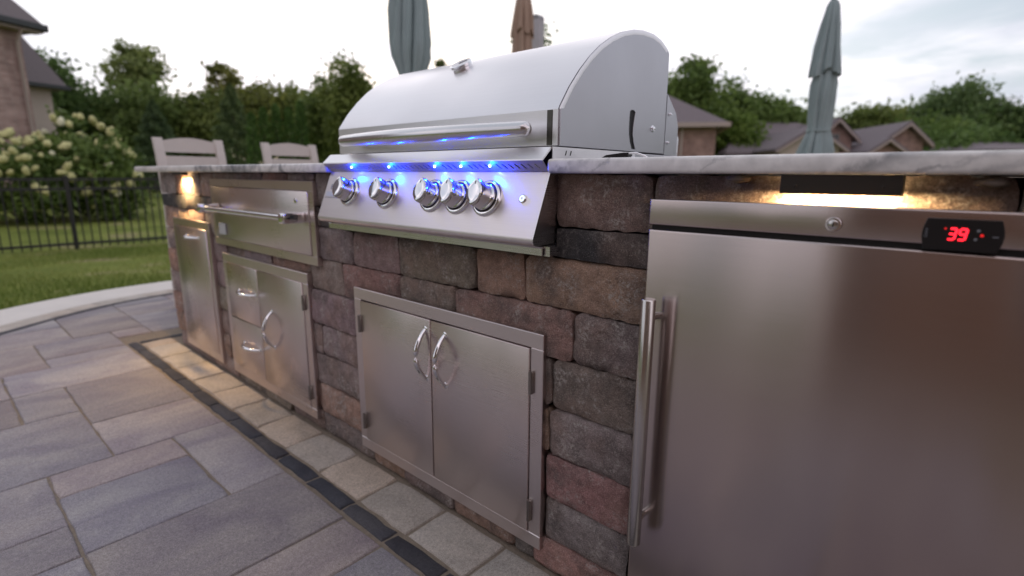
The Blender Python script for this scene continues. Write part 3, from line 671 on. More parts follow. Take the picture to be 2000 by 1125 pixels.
MB().box(XL+.002, XR-.002, -.012, .04, .898, .934).build('fascia_backing', M_dark, G, 0)
# right-hand return of the rail, lapping on to the counter
MB().prism([(-.018, .9205), (-.018, .9432), (.30, .9432), (.30, .9205)], 'x', XR+.0012, XR+.003).build('rail_return', M_lid, G, 20)
for k in range(2):
    y_ = .022+.016*k; MB().prism([(y_, .928), (y_+.003, .928), (y_+.0065, .937), (y_+.0035, .937)], 'x', XR+.0029, XR+.0034).build('vent_slot', M_dark, G, 0)
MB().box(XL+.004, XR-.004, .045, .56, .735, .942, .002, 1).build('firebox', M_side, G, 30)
# lid
LX0, LX1 = .018, .806
LP = [(.030, .9475), (.0195, .9475), (.0195, 1.0165), (.0225, 1.0225), (.052, 1.062), (.085, 1.0975), (.12, 1.129), (.157, 1.156), (.20, 1.180), (.245, 1.199), (.29, 1.2115), (.335, 1.218), (.385, 1.2195), (.425, 1.2135), (.462, 1.199), (.472, 1.19), (.474, .9475)]
lid = MB().prism(LP, 'x', LX0, LX1+.014).build('lid', M_lid, G, 24)
# end plate: broad sheet with a rolled front edge, slot for the rotisserie, bolts
cen = Vector((.27, 1.05))
outl = [(p[0]+(.004 if p[0] < .1 else 0), p[1]-.001) for p in LP[1:]]
slot = [((p[0]-.3345)*2.4+.3025, p[1]) for p in [(.330, 1.036), (.3335, 1.040), (.3375, 1.0395), (.3405, 1.036), (.339, 1.02), (.3375, 1.0), (.3375, .985), (.340, .968), (.344, .952), (.3365, .952), (.3325, .968), (.330, .985), (.3295, 1.0), (.3295, 1.02)]]
EX = LX1+.0145
YZ = lambda x: frame_mtx((x, 0, 0), (0, 1, 0), (0, 0, 1))
MB().box(EX-.0004, EX-.0001, .27, .35, .95, 1.05).build('slot_shadow', M_dark, G, 0)
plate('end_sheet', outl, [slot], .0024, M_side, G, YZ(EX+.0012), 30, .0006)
rim = [(p[0], p[1]) for p in LP[2:15]]
inner = [(p[0]+(cen.x-p[0])*.055+.004, p[1]+(cen.y-p[1])*.075) for p in rim]
m_ = MB(); m_.loft([[Vector((EX+.0026, p[0], p[1])), Vector((EX+.0042, p[0]*.6+q[0]*.4, p[1]*.6+q[1]*.4)), Vector((EX+.0026, q[0], q[1]))] for p, q in zip(rim, inner)], closed=False, caps=False)
m_.build('rolled_edge', M_lid, G, 50)
MB().box(LX1-.012, LX1+.0005, .0182, .0194, .9485, 1.0158).build('corner_trim', plain('tinted_trim', (.10, .095, .085), .3, 1), G, 0)
for (yy, zz_, r) in ((.404, 1.0045, .0065), (.492, 1.046, .0035), (.487, .975, .0035)):
    xx = EX+.0024 if yy < .47 else XR-.0105
    MB().disc((xx, yy, zz_), (1, 0, 0), [(0, r*1.25), (.002, r*1.25), (.0021, r*.85), (.006, r*.8), (.0072, r*.5)], 12).build('bolt', M_chrome, G, 40)
# rear housing
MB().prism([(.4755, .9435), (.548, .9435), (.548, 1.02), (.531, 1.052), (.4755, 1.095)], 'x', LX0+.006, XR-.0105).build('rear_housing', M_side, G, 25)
# lid handle: a fat tapering tube bowed out from the lid
pts = []; rad = []
for i in range(41):
    t = (1-math.cos(math.pi*i/40))/2; e = min(t, 1-t)*.69; x_ = .094+t*(.783-.094)
    pts.append((x_, -.018-.042*math.sin(math.pi*t), .979-.003*math.sin(math.pi*t))); rad.append(max(.002, 0.0178*math.sqrt(1-(1-min(1, e/.014))**2)*(.84+.16*math.sin(math.pi*t))))
hd = MB().tube(pts, rad, 18).build('handle', M_trim, lid, 60)
for xx in (.15, .727): MB().tube([(xx, -.02, .978), (xx, .0192, .978)], .008, 12).build('handle_standoff', M_trim, lid, 50)
# thermometer
tp = Vector((.388, .172, 1.1655)); tn = Vector((0, -.52, .854)).normalized()
th = MB().disc(tp-tn*.004, tn, [(0, .027), (.007, .027), (.010, .0300), (.016, .0300), (.0172, .0285), (.0172, .0268), (.0155, .0262)], 36).build('thermometer', M_chrome, lid, 40)
MB().disc(tp+tn*.0115, tn, [(0, .0262), (.0012, .0262)], 36).build('dial', plain('dial_face', (.75, .75, .78), .25), lid, 40)
nd = Vector((.6, .7, .35)); nd = (nd-tn*nd.dot(tn)).normalized(); MB().tube([tp+tn*.0133-nd*.005, tp+tn*.0133+nd*.019], [.0014, .0006], 6).build('needle', M_dark, lid, 0)
# drip tray
MB().prism([(.03, .7535), (-.030, .7535), (-.0385, .7515), (-.0405, .7485), (-.0405, .7345), (-.0375, .7345), (-.0375, .748), (.03, .7495)], 'x', XL+.002, XR-.001).build('drip_tray', M_trim, G, 25)
MB().prism([(-.006, .7525), (-.034, .7525), (-.034, .7335), (-.006, .7335)], 'x', XR-.0005, XR+.014).build('tray_bracket', M_trim, G, 20)
MB().prism([(.03, .757), (-.012, .757), (-.012, .7545), (.03, .7545)], 'x', XL+.004, XR-.004).build('tray_gap', M_dark, G, 0)
MB().disc((XL+.004, -.036, .7535), (-1, 0, 0), [(-.012, .0055), (0, .0055), (.003, .004)], 14).build('tray_cap', M_whitetrim, G, 50)
# knobs, bezels, leds
for kx in (.166, .337, .513, .601, .689):
    base = on_panel(kx, .060)
    e1 = Vector((1, 0, 0)); e2 = -pd
    bz = MB().disc(base-PN*.001, PN, [(0, .0395), (.004, .0395), (.0075, .0375), (.0085, .0355), (.0085, .0325), (.006, .0315)], 40).build('bezel', M_chrome, G, 35)
    MB().disc(base+PN*.003, PN, [(0, .0316), (.004, .0316)], 40).build('bezel_recess', M_dark, G, 30)
    MB().disc(base+PN*.0045, PN, [(0, .0282), (.006, .0287), (.0075, .0280), (.0085, .0262)], 40).build('knob_skirt', M_chrome, G, 35)
    def lens(hh, r, w):
        out = []
        for k in range(40):
            t_ = -1+2*k/20 if k < 20 else 1-2*(k-20)/20; sg = 1 if k < 20 else -1
            out.append(base+e1*(sg*w*(1-t_*t_)**.8)+e2*(r*t_)+PN*hh)
        return out
    kn = MB().loft([lens(.010, .0290, .0232), lens(.030, .0288, .0222), lens(.0415, .0284, .0212), lens(.0435, .0276, .0200), lens(.0445, .0255, .0175), lens(.0448, .016, .010)]).build('knob', M_chrome, G, 28)
    MB().box(-.0009, .0009, -.0035, .0035, -.0002, .0004, mat=PM(kx, .060-.0185, .0447)).build('pointer_mark', M_dark, kn, 0)
    p = ft.lerp(fb, .42); fn = Vector((0, fd.z, -fd.y)); fn = fn if fn.y < 0 else -fn
    lp = Vector((kx-.001, p.y, p.z))+fn*.0008
    MB().disc(lp, fn, [(0, .0028), (.0015, .0026), (.0026, .0016), (.0029, .0004)], 14).build('led', M_led, G, 60)
    l = bpy.data.lights.new('led_light', 'POINT'); l.energy = .26; l.color = (.0, .035, 1.0); l.shadow_soft_size = .003
    lo = bpy.data.objects.new('led_light', l); C.objects.link(lo); lo.location = lp+fn*.019; lo.parent = G; lo.matrix_parent_inverse = Matrix.Translation(-G.location)
# ignition button and badge
b_ = on_panel(.785, .057)
MB().disc(b_, PN, [(0, .0088), (.0022, .0088), (.0030, .0078), (.0030, .0062), (.0022, .006)], 28).build('light_button', M_chrome, G, 40)
MB().disc(b_+PN*.0015, PN, [(0, .0058), (.0012, .0058)], 24).build('button_ring', plain('ring_white', (.6, .75, .9), .3, emit=(.55, .8, 1), es=1.1), G, 40)
MB().disc(b_+PN*.0020, PN, [(0, .0032), (.0016, .0030)], 20).build('button_cap', M_trim, G, 40)
text('badge_lettering', 'BULL', .021, PM(.082, .047, .0004), M_grey_print, G)
MB().box(-.04, .04, -.007, .007, 0, .0006, mat=PM(.083, .068, .0002)).build('badge_strip', M_badge, G, 0)
MB().box(-.042, .042, -.0007, .0007, 0, .0005, mat=PM(.083, .0785, .0002)).build('badge_line', M_grey_print, G, 0)

# ================================================================== THE REFRIGERATOR
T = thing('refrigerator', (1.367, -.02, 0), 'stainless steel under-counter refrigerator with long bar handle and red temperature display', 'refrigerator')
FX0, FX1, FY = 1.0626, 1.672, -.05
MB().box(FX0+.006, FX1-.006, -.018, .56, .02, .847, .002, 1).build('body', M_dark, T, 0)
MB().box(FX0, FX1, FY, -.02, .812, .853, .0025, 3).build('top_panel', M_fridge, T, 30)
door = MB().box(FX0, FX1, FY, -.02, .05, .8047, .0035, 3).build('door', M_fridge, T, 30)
MB().box(FX0+.004, FX1-.004, -.044, -.02, .8050, .8117).build('gasket', M_dark, T, 0)
hx, hy = 1.0862, -.0805
MB().tube([(hx, hy, .2475), (hx, hy, .2495), (hx, hy, .6935), (hx, hy, .6955)], [.0108, .0122, .0122, .0108], 24).build('bar_handle', M_rod, T, 50)
for z in (.292, .662): MB().tube([(hx, hy+.004, z), (hx, FY+.0005, z)], .0062, 12).build('handle_post', M_rod, T, 50)
lk = MB().disc((1.326, FY, .829), (0, -1, 0), [(0, .0098), (.0035, .0098), (.0048, .0088), (.0048, .0068), (.0036, .0066)], 30).build('lock', M_chrome, T, 40)
MB().disc((1.326, FY-.003, .829), (0, -1, 0), [(0, .0064), (.0022, .0062), (.003, .0052)], 24).build('lock_barrel', M_rod, lk, 40)
MB().box(1.3252, 1.3268, FY-.0064, FY-.0059, .8262, .8318).build('keyhole', M_dark, lk, 0)
DX0, DX1, DZ0, DZ1 = 1.4185, 1.4915, .8070, .8435
o_ = [(.0035, 0), (DX1-DX0-.004, 0)]+[(DX1-DX0-.004+.004*math.sin(math.pi*t/6), .0365*t/6) for t in range(1, 6)]+[(DX1-DX0-.004, .0365), (.0035, .0365)]+[(.0035-.0035*math.sin(math.pi*t/6), .0365*(1-t/6)) for t in range(1, 6)]
dp = plate('display', o_, [], .004, M_blackplastic, T, FRONT((DX0, FY-.0018, DZ0)), 30, .0006)
SY = FY-.0048
def seg(cx, cz, w, h, on):
    s = MB(); t = .0021; sh = .12
    bars = {'a': ((-w, h), (w, h)), 'g': ((-w, 0), (w, 0)), 'd': ((-w, -h), (w, -h)), 'f': ((-w, 0), (-w, h)), 'b': ((w, 0), (w, h)), 'e': ((-w, -h), (-w, 0)), 'c': ((w, -h), (w, 0))}
    for k in on:
        (ax, az), (bx_, bz_) = bars[k]
        if az == bz_: s.prism([(ax+.0004, az-t/2), (bx_-.0004, az-t/2), (bx_-.0002, az+t/2), (ax+.0002, az+t/2)], 'y', SY-.0002, SY+.0002)
        else: s.prism([(ax-t/2, az+.0004), (ax+t/2, az+.0004), (ax+t/2, bz_-.0004), (ax-t/2, bz_-.0004)], 'y', SY-.0002, SY+.0002)
    for v in s.bm.verts: v.co.x += cx+v.co.z*sh; v.co.z += cz
    s.build('digit', M_red, dp, 0)
seg(1.4465, .8262, .0030, .0062, 'abgcd'); seg(1.4558, .8262, .0030, .0062, 'abgcdf')
MB().box(1.4389, 1.4407, SY-.0002, SY+.0002, .8312, .8330).build('indicator_dot', M_reddim, dp, 0)
MB().disc((1.4725, SY, .8262), (0, -1, 0), [(0, .0016), (.0003, .0016)], 12).build('indicator_dot', M_reddim, dp, 0)
for (xx, zz_) in ((1.4690, .8312), (1.4675, .8215)): MB().disc((xx, SY+.0001, zz_), (0, -1, 0), [(0, .0017), (.0003, .0016), (.0003, .0011), (.0001, .0010)], 14).build('key_mark', M_grey_print, dp, 0)
text('display_lettering', 'DANI', .0042, frame_mtx((1.4228, SY, .8262), (0, 0, 1), (-1, 0, 0)), M_grey_print, dp, .0001)
MB().box(1.4815, 1.4865, SY-.0001, SY+.0002, .8246, .8257).build('print_mark', M_grey_print, dp, 0)

# ================================================================== SMALL THINGS ON THE COUNTER
p0, p1, p2 = aty(1172, 300, .10), aty(1212, 297, .13), aty(1240, 300, .15)
T = thing('tongs', (.93, .12, .92), 'black-handled utensil with a chrome hanging loop lying beside the grill lid', 'utensil')
m_ = MB(); m_.loft([[Vector((xx, yy, zz_)) for yy, zz_ in ((y_-w, .9203), (y_+w, .9203), (y_+w*.8, .9203+h), (y_-w*.8, .9203+h))] for xx, y_, w, h in ((.872, .10, .006, .003), (.885, .105, .010, .010), (.915, .12, .011, .0145), (.924, .124, .010, .0145))])
m_.build('grip', M_blackplastic, T, 30)
MB().tube([(.924, .118, .9335), (.937, .124, .934), (.950, .131, .929), (.958, .137, .9235), (.952, .142, .9225), (.935, .134, .924), (.924, .128, .926)], .0022, 8).build('loop', M_chrome, T, 60)
# drinks can behind the grill
cp = at(1304.5, 300, 1.93); cp.z = .92
T = thing('drinks_can', cp, 'white drinks can with red lettering standing behind the grill', 'can')
MB().disc(cp, (0, 0, 1), [(.0, .024), (.002, .026), (.010, .033), (.104, .033), (.117, .0275), (.1205, .0275), (.1215, .0265), (.1185, .0255)], 36).build('body', plain('white_can', (.68, .68, .70), .25, .5, .05), T, 35)
vdir = (CAM-cp); vdir.z = 0; vdir.normalize(); vx = Vector((-vdir.y, vdir.x, 0))
text('lettering', 'cola', .034, frame_mtx(cp+vdir*.0333+Vector((0, 0, .078)), vx, (0, 0, 1)), plain('red_print', (.45, .02, .03), .4), T, .0002, 0, .0333)

# ================================================================== BAR CHAIRS
def bar_chair(loc, rz, label):
    T = thing('bar_chair', (0, 0, 0), label, 'chair', 'pale bar chairs at the left end of the island')
    W, zt = .42, 1.117
    def rail(z0, z1, y0, y1, bow, name):
        n = 14; t_, b_, t2, b2 = [], [], [], []
        rings = []
        for i in range(n+1):
            u = i/n; xx = -W/2+.05+(W-.10)*u; s = math.sin(math.pi*u)
            yy = y0+.012*s; rings.append([Vector((xx, yy-.011, z0)), Vector((xx, yy+.011, z0)), Vector((xx, yy+.011, z1+bow*s)), Vector((xx, yy-.011, z1+bow*s))])
        MB().loft(rings).build(name, M_poly, T, 30)
    # local frame: the sitter looks to -Y; the back is at +Y
    for s in (-1, 1):
        m_ = MB(); m_.loft([[Vector((s*(W/2-.027)+a*.025, yy+b*.017, z)) for a, b in ((-1, -1), (1, -1), (1, 1), (-1, 1))] for z, yy in ((0, .25), (.35, .21), (.72, .205), (1.0, .24), (zt-.006, .268))]); 
        m_.build('back_post', M_poly, T, 30)
        MB().box(s*(W/2-.027)-.025, s*(W/2-.027)+.025, -.255, -.21, 0, .72, .004, 2).build('leg', M_poly, T, 30)
        MB().box(s*(W/2-.027)-.012, s*(W/2-.027)+.012, -.21, .20, .30, .345, .003, 1).build('stretcher', M_poly, T, 30)
    MB().box(-W/2+.052, W/2-.052, -.245, -.222, .22, .27, .003, 1).build('stretcher', M_poly, T, 30)
    rail(1.022, 1.092, .262, 0, .024, 'top_rail')
    for z in (.905, .79): rail(z, z+.092, .238 if z > .9 else .222, 0, .0, 'back_slat')
    for k in range(5): MB().box(-W/2+.01, W/2-.01, -.27+k*.094, -.27+k*.094+.086, .725, .748, .004, 2).build('seat_slat', M_poly, T, 30)
    T.location = loc; T.rotation_euler = (0, 0, rz)
    return T
bar_chair((-2.28, .445, 0), R(92), 'taupe slatted bar chair nearer the left end of the counter')
bar_chair((-2.28, 1.12, 0), R(90), 'taupe slatted bar chair nearer the grill lid')

# ================================================================== PARASOLS
def parasol(px, depth, zs, label, mat, hem=None, twist=.0, tie=None, folds=8):
    """closed parasol; zs = list of (z, radius, fold depth)"""
    b = at(px, 300, depth); b.z = 0
    T = thing('closed_parasol', b, label, 'parasol')
    n = folds*8
    def skin(prof, name, seed):
        rings = []
        ph = [rng.uniform(-.35, .35) for _ in range(folds)]; am = [rng.uniform(.6, 1.25) for _ in range(folds)]
        for z, r, f in prof:
            ring_ = []
            for k in range(n):
                a = 2*math.pi*k/n; j = int(k/8); u = (k % 8)/8
                # each gore folds into a soft flap with a deep crease beside it
                wv = (abs(math.sin(math.pi*u))**.7)*am[j]+.25*math.sin(4*math.pi*u+ph[j]*3)
                rr = r*(1-f*.62+f*.62*wv)*(1+.10*math.sin(z*7.3+j*2.1+seed)*math.sin(a*2+z*3)); aa = a+twist*(z-prof[0][0])+ph[j]*.25*f+.10*math.sin(z*5+j*1.7)*f
                zz_ = z + (.03*math.sin(a*2.3+seed)+.02*math.sin(a*5+1))*(1 if (z, r, f) == prof[0] else 0)
                ring_.append(Vector((b.x+rr*math.cos(aa), b.y+rr*math.sin(aa), zz_)))
            rings.append(ring_)
        return MB().loft(rings).build(name, mat, T, 60)
    skin(zs, 'canopy', 1.0)
    if hem: skin(hem, 'upper_tier', 2.0)
    top = (hem or zs)[-1][0]
    MB().disc((b.x, b.y, top-.02), (0, 0, 1), [(0, .024), (.04, .026), (.06, .02), (.10, .006)], 14).build('finial', M_fencem, T, 50)
    MB().tube([(b.x, b.y, .06), (b.x, b.y, top-.01)], .02, 12).build('pole', M_fencem, T, 50)
    MB().disc((b.x, b.y, 0), (0, 0, 1), [(0, .26), (.05, .255), (.065, .2), (.075, .05), (.16, .03)], 28).build('base', M_fencem, T, 40)
    if tie: MB().disc((b.x, b.y, tie[0]-.012), (0, 0, 1), [(0, tie[1]), (.024, tie[1])], 24).build('tie_strap', mat, T, 50)
def zof(py, px, depth): return at(px, py, depth).z
d = 5.4; Z = lambda y: zof(y, 1595, d); W_ = lambda w: w/F_PX*d/2
parasol(1592, d, [(Z(320), W_(66), .5), (Z(296), W_(62), .45), (Z(270), W_(48), .4), (Z(256), W_(40), .3), (Z(235), W_(44), .4), (Z(200), W_(50), .45), (Z(170), W_(48), .45), (Z(140), W_(36), .4)],
        'grey-green closed parasol standing behind the right countertop', M_canvas,
        [(Z(152), W_(56), .5), (Z(142), W_(55), .48), (Z(100), W_(44), .45), (Z(60), W_(33), .4), (Z(28), W_(22), .25), (Z(20), W_(14), .1)], .25, (Z(256), W_(41)))
d = 4.1; Z = lambda y: zof(y, 808, d); W_ = lambda w: w/F_PX*d/2
parasol(809, d, [(Z(190), W_(60), .5), (Z(160), W_(44), .35), (Z(146), W_(54), .4), (Z(120), W_(76), .42), (Z(95), W_(80), .42), (Z(40), W_(74), .45), (Z(0), W_(68), .45), (Z(-80), W_(52), .45), (Z(-150), W_(30), .3), (Z(-170), W_(14), .1)],
        'grey-green closed parasol rising behind the left part of the grill lid', M_canvas, None, .5, (Z(162), W_(45)), 9)
d = 5.6; Z = lambda y: zof(y, 1018, d); W_ = lambda w: w/F_PX*d/2
parasol(1019, d, [(Z(330), W_(40), .5), (Z(200), W_(44), .45), (Z(110), W_(40), .45), (Z(70), W_(34), .4)], 'brown closed parasol behind the middle of the grill lid', M_canvasb,
        [(Z(80), W_(44), .55), (Z(74), W_(43), .5), (Z(40), W_(36), .42), (Z(12), W_(26), .3), (Z(3), W_(12), .1)], .1, (Z(200), W_(45)))
b = at(1046, 300, 6.3); zt = at(1046, 46, 6.3).z
T = thing('square_post', (b.x, b.y, 0), 'square grey post just behind the brown closed parasol', 'post')
MB().box(b.x-.055, b.x+.055, b.y-.055, b.y+.055, 0, zt-.04, .006, 2).build('shaft', plain('grey_post_paint', (.36, .35, .37), .6), T, 30)
MB().prism([(b.x-.058, zt-.04), (b.x+.058, zt-.04), (b.x+.03, zt), (b.x-.03, zt)], 'y', b.y-.058, b.y+.058).build('cap', plain('post_cap_grey', (.25, .25, .27), .6), T, 20)

# ================================================================== FENCE
A, B = at(-330, 520, 6.6), at(318, 463, 9.2); A2 = at(0, 495, 7.8)
dirf = Vector((B.x-A2.x, B.y-A2.y, 0)).normalized()
FT = thing('metal_fence', (A2.x, A2.y, ground_z(A2.x, A2.y)), 'black metal picket fence with slim uprights across the lawn', 'fence')
ztop = lambda s: .80+.004*s; n_ = 0
ang = math.atan2(dirf.y, dirf.x)
post_me = pick_me = None
s0, s1 = -5.0, 9.0
MX = lambda s, z: Matrix.Translation((A2.x+dirf.x*s, A2.y+dirf.y*s, z)) @ Matrix.Rotation(ang, 4, 'Z')
smid = (at(135, 400, 8.35)-A2).dot(dirf)
def add_shared(name, me, mtx, parent):
    o = bpy.data.objects.new(name, me); C.objects.link(o); o.parent = parent; o.matrix_parent_inverse = Matrix.Translation(-parent.location); o.matrix_basis = mtx; return o
gz = lambda s: ground_z(A2.x+dirf.x*s, A2.y+dirf.y*s)
pm = bpy.data.meshes.new('post'); q = MB().box(-.03, .03, -.03, .03, -.2, 1.0, .004, 1).box(-.036, .036, -.036, .036, 1.0, 1.02, .004, 1); q.bm.to_mesh(pm); q.bm.free(); pm.materials.append(M_fencem)
km = bpy.data.meshes.new('picket'); q = MB().box(-.009, .009, -.009, .009, 0, 1); q.bm.to_mesh(km); q.bm.free(); km.materials.append(M_fencem)
rm = bpy.data.meshes.new('rail'); q = MB().box(0, 1, -.016, .016, -.02, .02); q.bm.to_mesh(rm); q.bm.free(); rm.materials.append(M_fencem)
s = smid - 1.83*3
while s < s1:
    g = gz(s); h = ztop(s)-g
    add_shared('post', pm, MX(s, g) @ Matrix.Diagonal((1, 1, (h+.03)/1.02, 1)), FT)
    g2 = gz(s+1.83)
    for zz_ in (lambda q: ztop(q)-.02, lambda q: ztop(q)-.17, lambda q: gz(q)+.10):
        z0, z1 = zz_(s), zz_(s+1.83); sl_ = math.atan2(z1-z0, 1.83)
        add_shared('rail', rm, MX(s, z0) @ Matrix.Rotation(-sl_, 4, 'Y') @ Matrix.Diagonal((1.83, 1, 1, 1)), FT)
    for k in range(1, 17):
        q = s+1.83*k/17; add_shared('picket', km, MX(q, gz(q)+.03) @ Matrix.Diagonal((1, 1, ztop(q)-.02-gz(q)-.03, 1)), FT)
    s += 1.83

# ================================================================== LEAVES
def leaf_mesh(name, cent, nrm_bias, size, tone, asp=.55, seed=0):
    """many small leaf quads; cent Nx3, size N, tone N"""
    g = np.random.default_rng(seed); n = len(cent)
    d = g.normal(size=(n, 3)); d[:, 2] += nrm_bias; d /= np.linalg.norm(d, axis=1)[:, None]
    a = np.cross(d, g.normal(size=(n, 3))); a /= np.linalg.norm(a, axis=1)[:, None]; b = np.cross(d, a)
    a *= size[:, None]; b *= size[:, None]*asp
    v = np.stack([cent-a, cent-b*.9+a*.1, cent+a, cent+b*.9+a*.1], 1).reshape(-1, 3)
    me = bpy.data.meshes.new(name); me.vertices.add(4*n); me.vertices.foreach_set('co', v.ravel().astype('f4'))
    me.loops.add(4*n); me.loops.foreach_set('vertex_index', np.arange(4*n, dtype='i4')); me.polygons.add(n); me.polygons.foreach_set('loop_start', np.arange(0, 4*n, 4, dtype='i4')); me.polygons.foreach_set('loop_total', np.full(n, 4, 'i4'))
    me.update(calc_edges=True)
    at_ = me.attributes.new('tone', 'FLOAT', 'FACE'); at_.data.foreach_set('value', np.clip(tone, 0, 1).astype('f4'))
    return me
def crown_points(g, c, rx, rz, nclump, per, spread, hollow=.35, cone=0.0):
    u = g.normal(size=(nclump, 3)); u /= np.linalg.norm(u, axis=1)[:, None]; r = (hollow+(1-hollow)*g.random(nclump)**.6)
    r *= g.uniform(.78, 1.12, nclump); k = u*r[:, None]
    if cone: w = np.clip(1-(k[:, 2]+1)/2, .06, 1)**cone; k[:, 0] *= w*1.5; k[:, 1] *= w*1.5
    cc = c+k*np.array([rx, rx, rz]); cr = spread*g.uniform(.6, 1.4, nclump)
    p = np.repeat(cc, per, 0)+g.normal(size=(nclump*per, 3))*np.repeat(cr, per)[:, None]*np.array([1, 1, .7])
    tone = np.repeat(g.uniform(0, 1, nclump), per)*.6+g.uniform(0, .4, nclump*per)
    return p, tone, cc
tseed = [100]
def tree(px, top, depth, wpx, label, group, mat=None, col=(1, 1, 1), dens=1.0, low=None, name='tree', hollow=.3, leaf=.17):
    tseed[0] += 1; g = np.random.default_rng(tseed[0])
    b = at(px, 300, depth); b.z = ground_z(b.x, b.y)-.05; H = at(px, top, depth).z-b.z; rx = wpx/F_PX*depth/2
    zlow = H*.22 if low is None else low*H; rz = (H-zlow)/2; c = np.array([0, 0, zlow+rz])
    T = thing(name, b, label, 'tree', group)
    ncl = int(62*dens); per = int(120)
    p, tone, cc = crown_points(g, c, rx*.88, rz*.80, ncl, per, min(rx, rz)*.21, hollow)
    me = leaf_mesh('crown', p, .3, leaf*g.uniform(.6, 1.3, len(p))*(depth/34), tone, .6, tseed[0])
    o = bpy.data.objects.new('crown', me); C.objects.link(o); me.materials.append(mat or M_leaf); o.parent = T; o.color = (*col, 1)
    tr = MB(); n = 7; hh = H*.62
    tr.tube([(g.normal(0, .06), g.normal(0, .06), hh*i/n) for i in range(n+1)], [max(.03, H*.022*(1-.8*i/n)) for i in range(n+1)], 8)
    for k in g.choice(len(cc), min(12, len(cc)), replace=False):
        q = Vector(cc[k]); s_ = Vector((0, 0, min(hh*.95, max(H*.15, q.z*.62)))); tr.tube([s_, s_.lerp(q, .5)+Vector((0, 0, .04*H)), q], [H*.009, H*.006, H*.002], 5, False)
    to = tr.build('trunk', M_bark, None, 50); to.parent = T
def conifer(px, top, depth, wpx, label, group, col=(1, 1, 1), cone=.8, name='conifer', low=.03, n=5200, leaf=.13):
    tseed[0] += 1; g = np.random.default_rng(tseed[0])
    b = at(px, 300, depth); b.z = ground_z(b.x, b.y)-.05; H = at(px, top, depth).z-b.z; rx = wpx/F_PX*depth/2
    T = thing(name, b, label, 'tree', group)
    t = g.random(n)**.75; a = g.uniform(0, 2*math.pi, n); env = (1-t)**cone*(1+.16*np.sin(a*5+t*30)+.12*np.sin(t*55)); r = rx*env*(.45+.55*g.random(n)**.5)
    p = np.stack([r*np.cos(a), r*np.sin(a), H*(low+(1-low)*t)], 1)
    me = leaf_mesh('crown', p, .1, leaf*g.uniform(.6, 1.3, n)*(depth/30), .5+.5*np.sin(a*5+t*30)*.6+g.normal(0, .2, n), .4, tseed[0])
    o = bpy.data.objects.new('crown', me); C.objects.link(o); me.materials.append(M_needle); o.parent = T; o.color = (*col, 1)
    to = MB().tube([(0, 0, 0), (0, 0, H*.9)], [H*.02, H*.004], 7).build('trunk', M_bark, None, 50); to.parent = T
LW = 'woodland trees behind the lawn'; RW = 'trees behind the far houses'
tree(112, 88, 30, 130, 'dark leafy tree rising right behind the far left roof', LW, col=(.8, .95, .9))
tree(180, 150, 33, 140, 'round dark green tree between the left roof and the airy tall tree', LW, col=(.85, .9, .75))
tree(285, 84, 38, 110, 'tall airy tree with open crown above the left tree line', LW, col=(1.3, 1.2, 1.1), dens=.5, low=.5, hollow=.55)
tree(300, 160, 33, 180, 'dense green tree standing below the tall airy tree', LW, col=(.9, .95, .8), dens=1.5)
tree(400, 180, 34, 150, 'dense olive-green tree behind the left bar chair', LW, col=(1.0, .95, .75), dens=1.3)
tree(447, 118, 37, 70, 'thin-crowned reddish-green tree left of the hedge of columnar evergreens', LW, col=(1.4, 1.1, .95), dens=.32, low=.5, hollow=.55)
tree(515, 152, 36, 120, 'rusty green tree above the columnar evergreens', LW, col=(1.2, 1.0, .75), dens=1.2)
tree(580, 165, 38, 120, 'dull green tree right behind the last columnar evergreen', LW, col=(1.15, 1.05, .8), dens=1.1)
conifer(310, 200, 26, 130, 'broad blue-green conifer behind the left bar chair', LW, col=(1, 1, 1.1))
conifer(462, 170, 27, 130, 'pointed grey-green conifer between the two bar chairs', LW, col=(1.3, 1.2, 1.2))
for k, (px, tp_) in enumerate(((497, 222), (521, 212), (545, 206), (569, 212), (593, 200))):
    conifer(px, tp_, 19+.25*k, 30, ['leftmost', 'second', 'middle', 'fourth', 'rightmost'][k]+' columnar evergreen in the row of five above the right bar chair', 'row of columnar evergreens', (.95, 1.15, .7), .28, 'columnar_evergreen', n=2600, leaf=.09)
tree(692, 82, 21, 120, 'tall yellowish-green tree left of the grill lid', LW, col=(1.15, 1.1, .85), dens=1.0, low=.2, leaf=.15)
tree(640, 150, 23, 110, 'darker tree low against the left side of the tall yellowish-green tree', LW, col=(.95, 1, .8), dens=1.0)
tree(740, 150, 24, 90, 'rusty-green tree between the tall tree and the nearer parasol', LW, col=(1.35, 1.05, .7), dens=1.0)
tree(857, 103, 40, 50, 'small tree crown just right of the parasol behind the left of the lid', LW, col=(1, .95, .8), dens=.7)
tree(1040, 42, 27, 110, 'airy tree behind the brown parasol and grey post', LW, col=(.85, 1, .85), dens=.55, low=.4, hollow=.5)
tree(1340, 95, 30, 130, 'tall green tree just right of the grill lid', RW, col=(1.0, 1.1, .85), dens=1.25, low=.15)
tree(1250, 150, 33, 120, 'green tree mostly hidden behind the grill lid', RW, dens=.8)
tree(1415, 148, 33, 110, 'darker tree right of the tall tree beside the lid', RW, col=(.9, 1, .8), dens=1.2, low=.1)
tree(1500, 158, 34, 120, 'round green tree left of the right-hand parasol', RW, col=(.95, 1.05, .8), dens=1.3, low=.1)
tree(1440, 205, 30, 110, 'low bright green tree behind the brick house end', RW, col=(1.1, 1.2, .75), dens=1.1, low=.05)
tree(1565, 205, 46, 90, 'small far tree seen behind the right-hand parasol', RW, col=(1, 1, .85), dens=.8, low=.1)
tree(1680, 188, 44, 130, 'round olive tree right of the parasol above the far house', RW, col=(1.1, 1.05, .85), dens=1.4, low=.05)
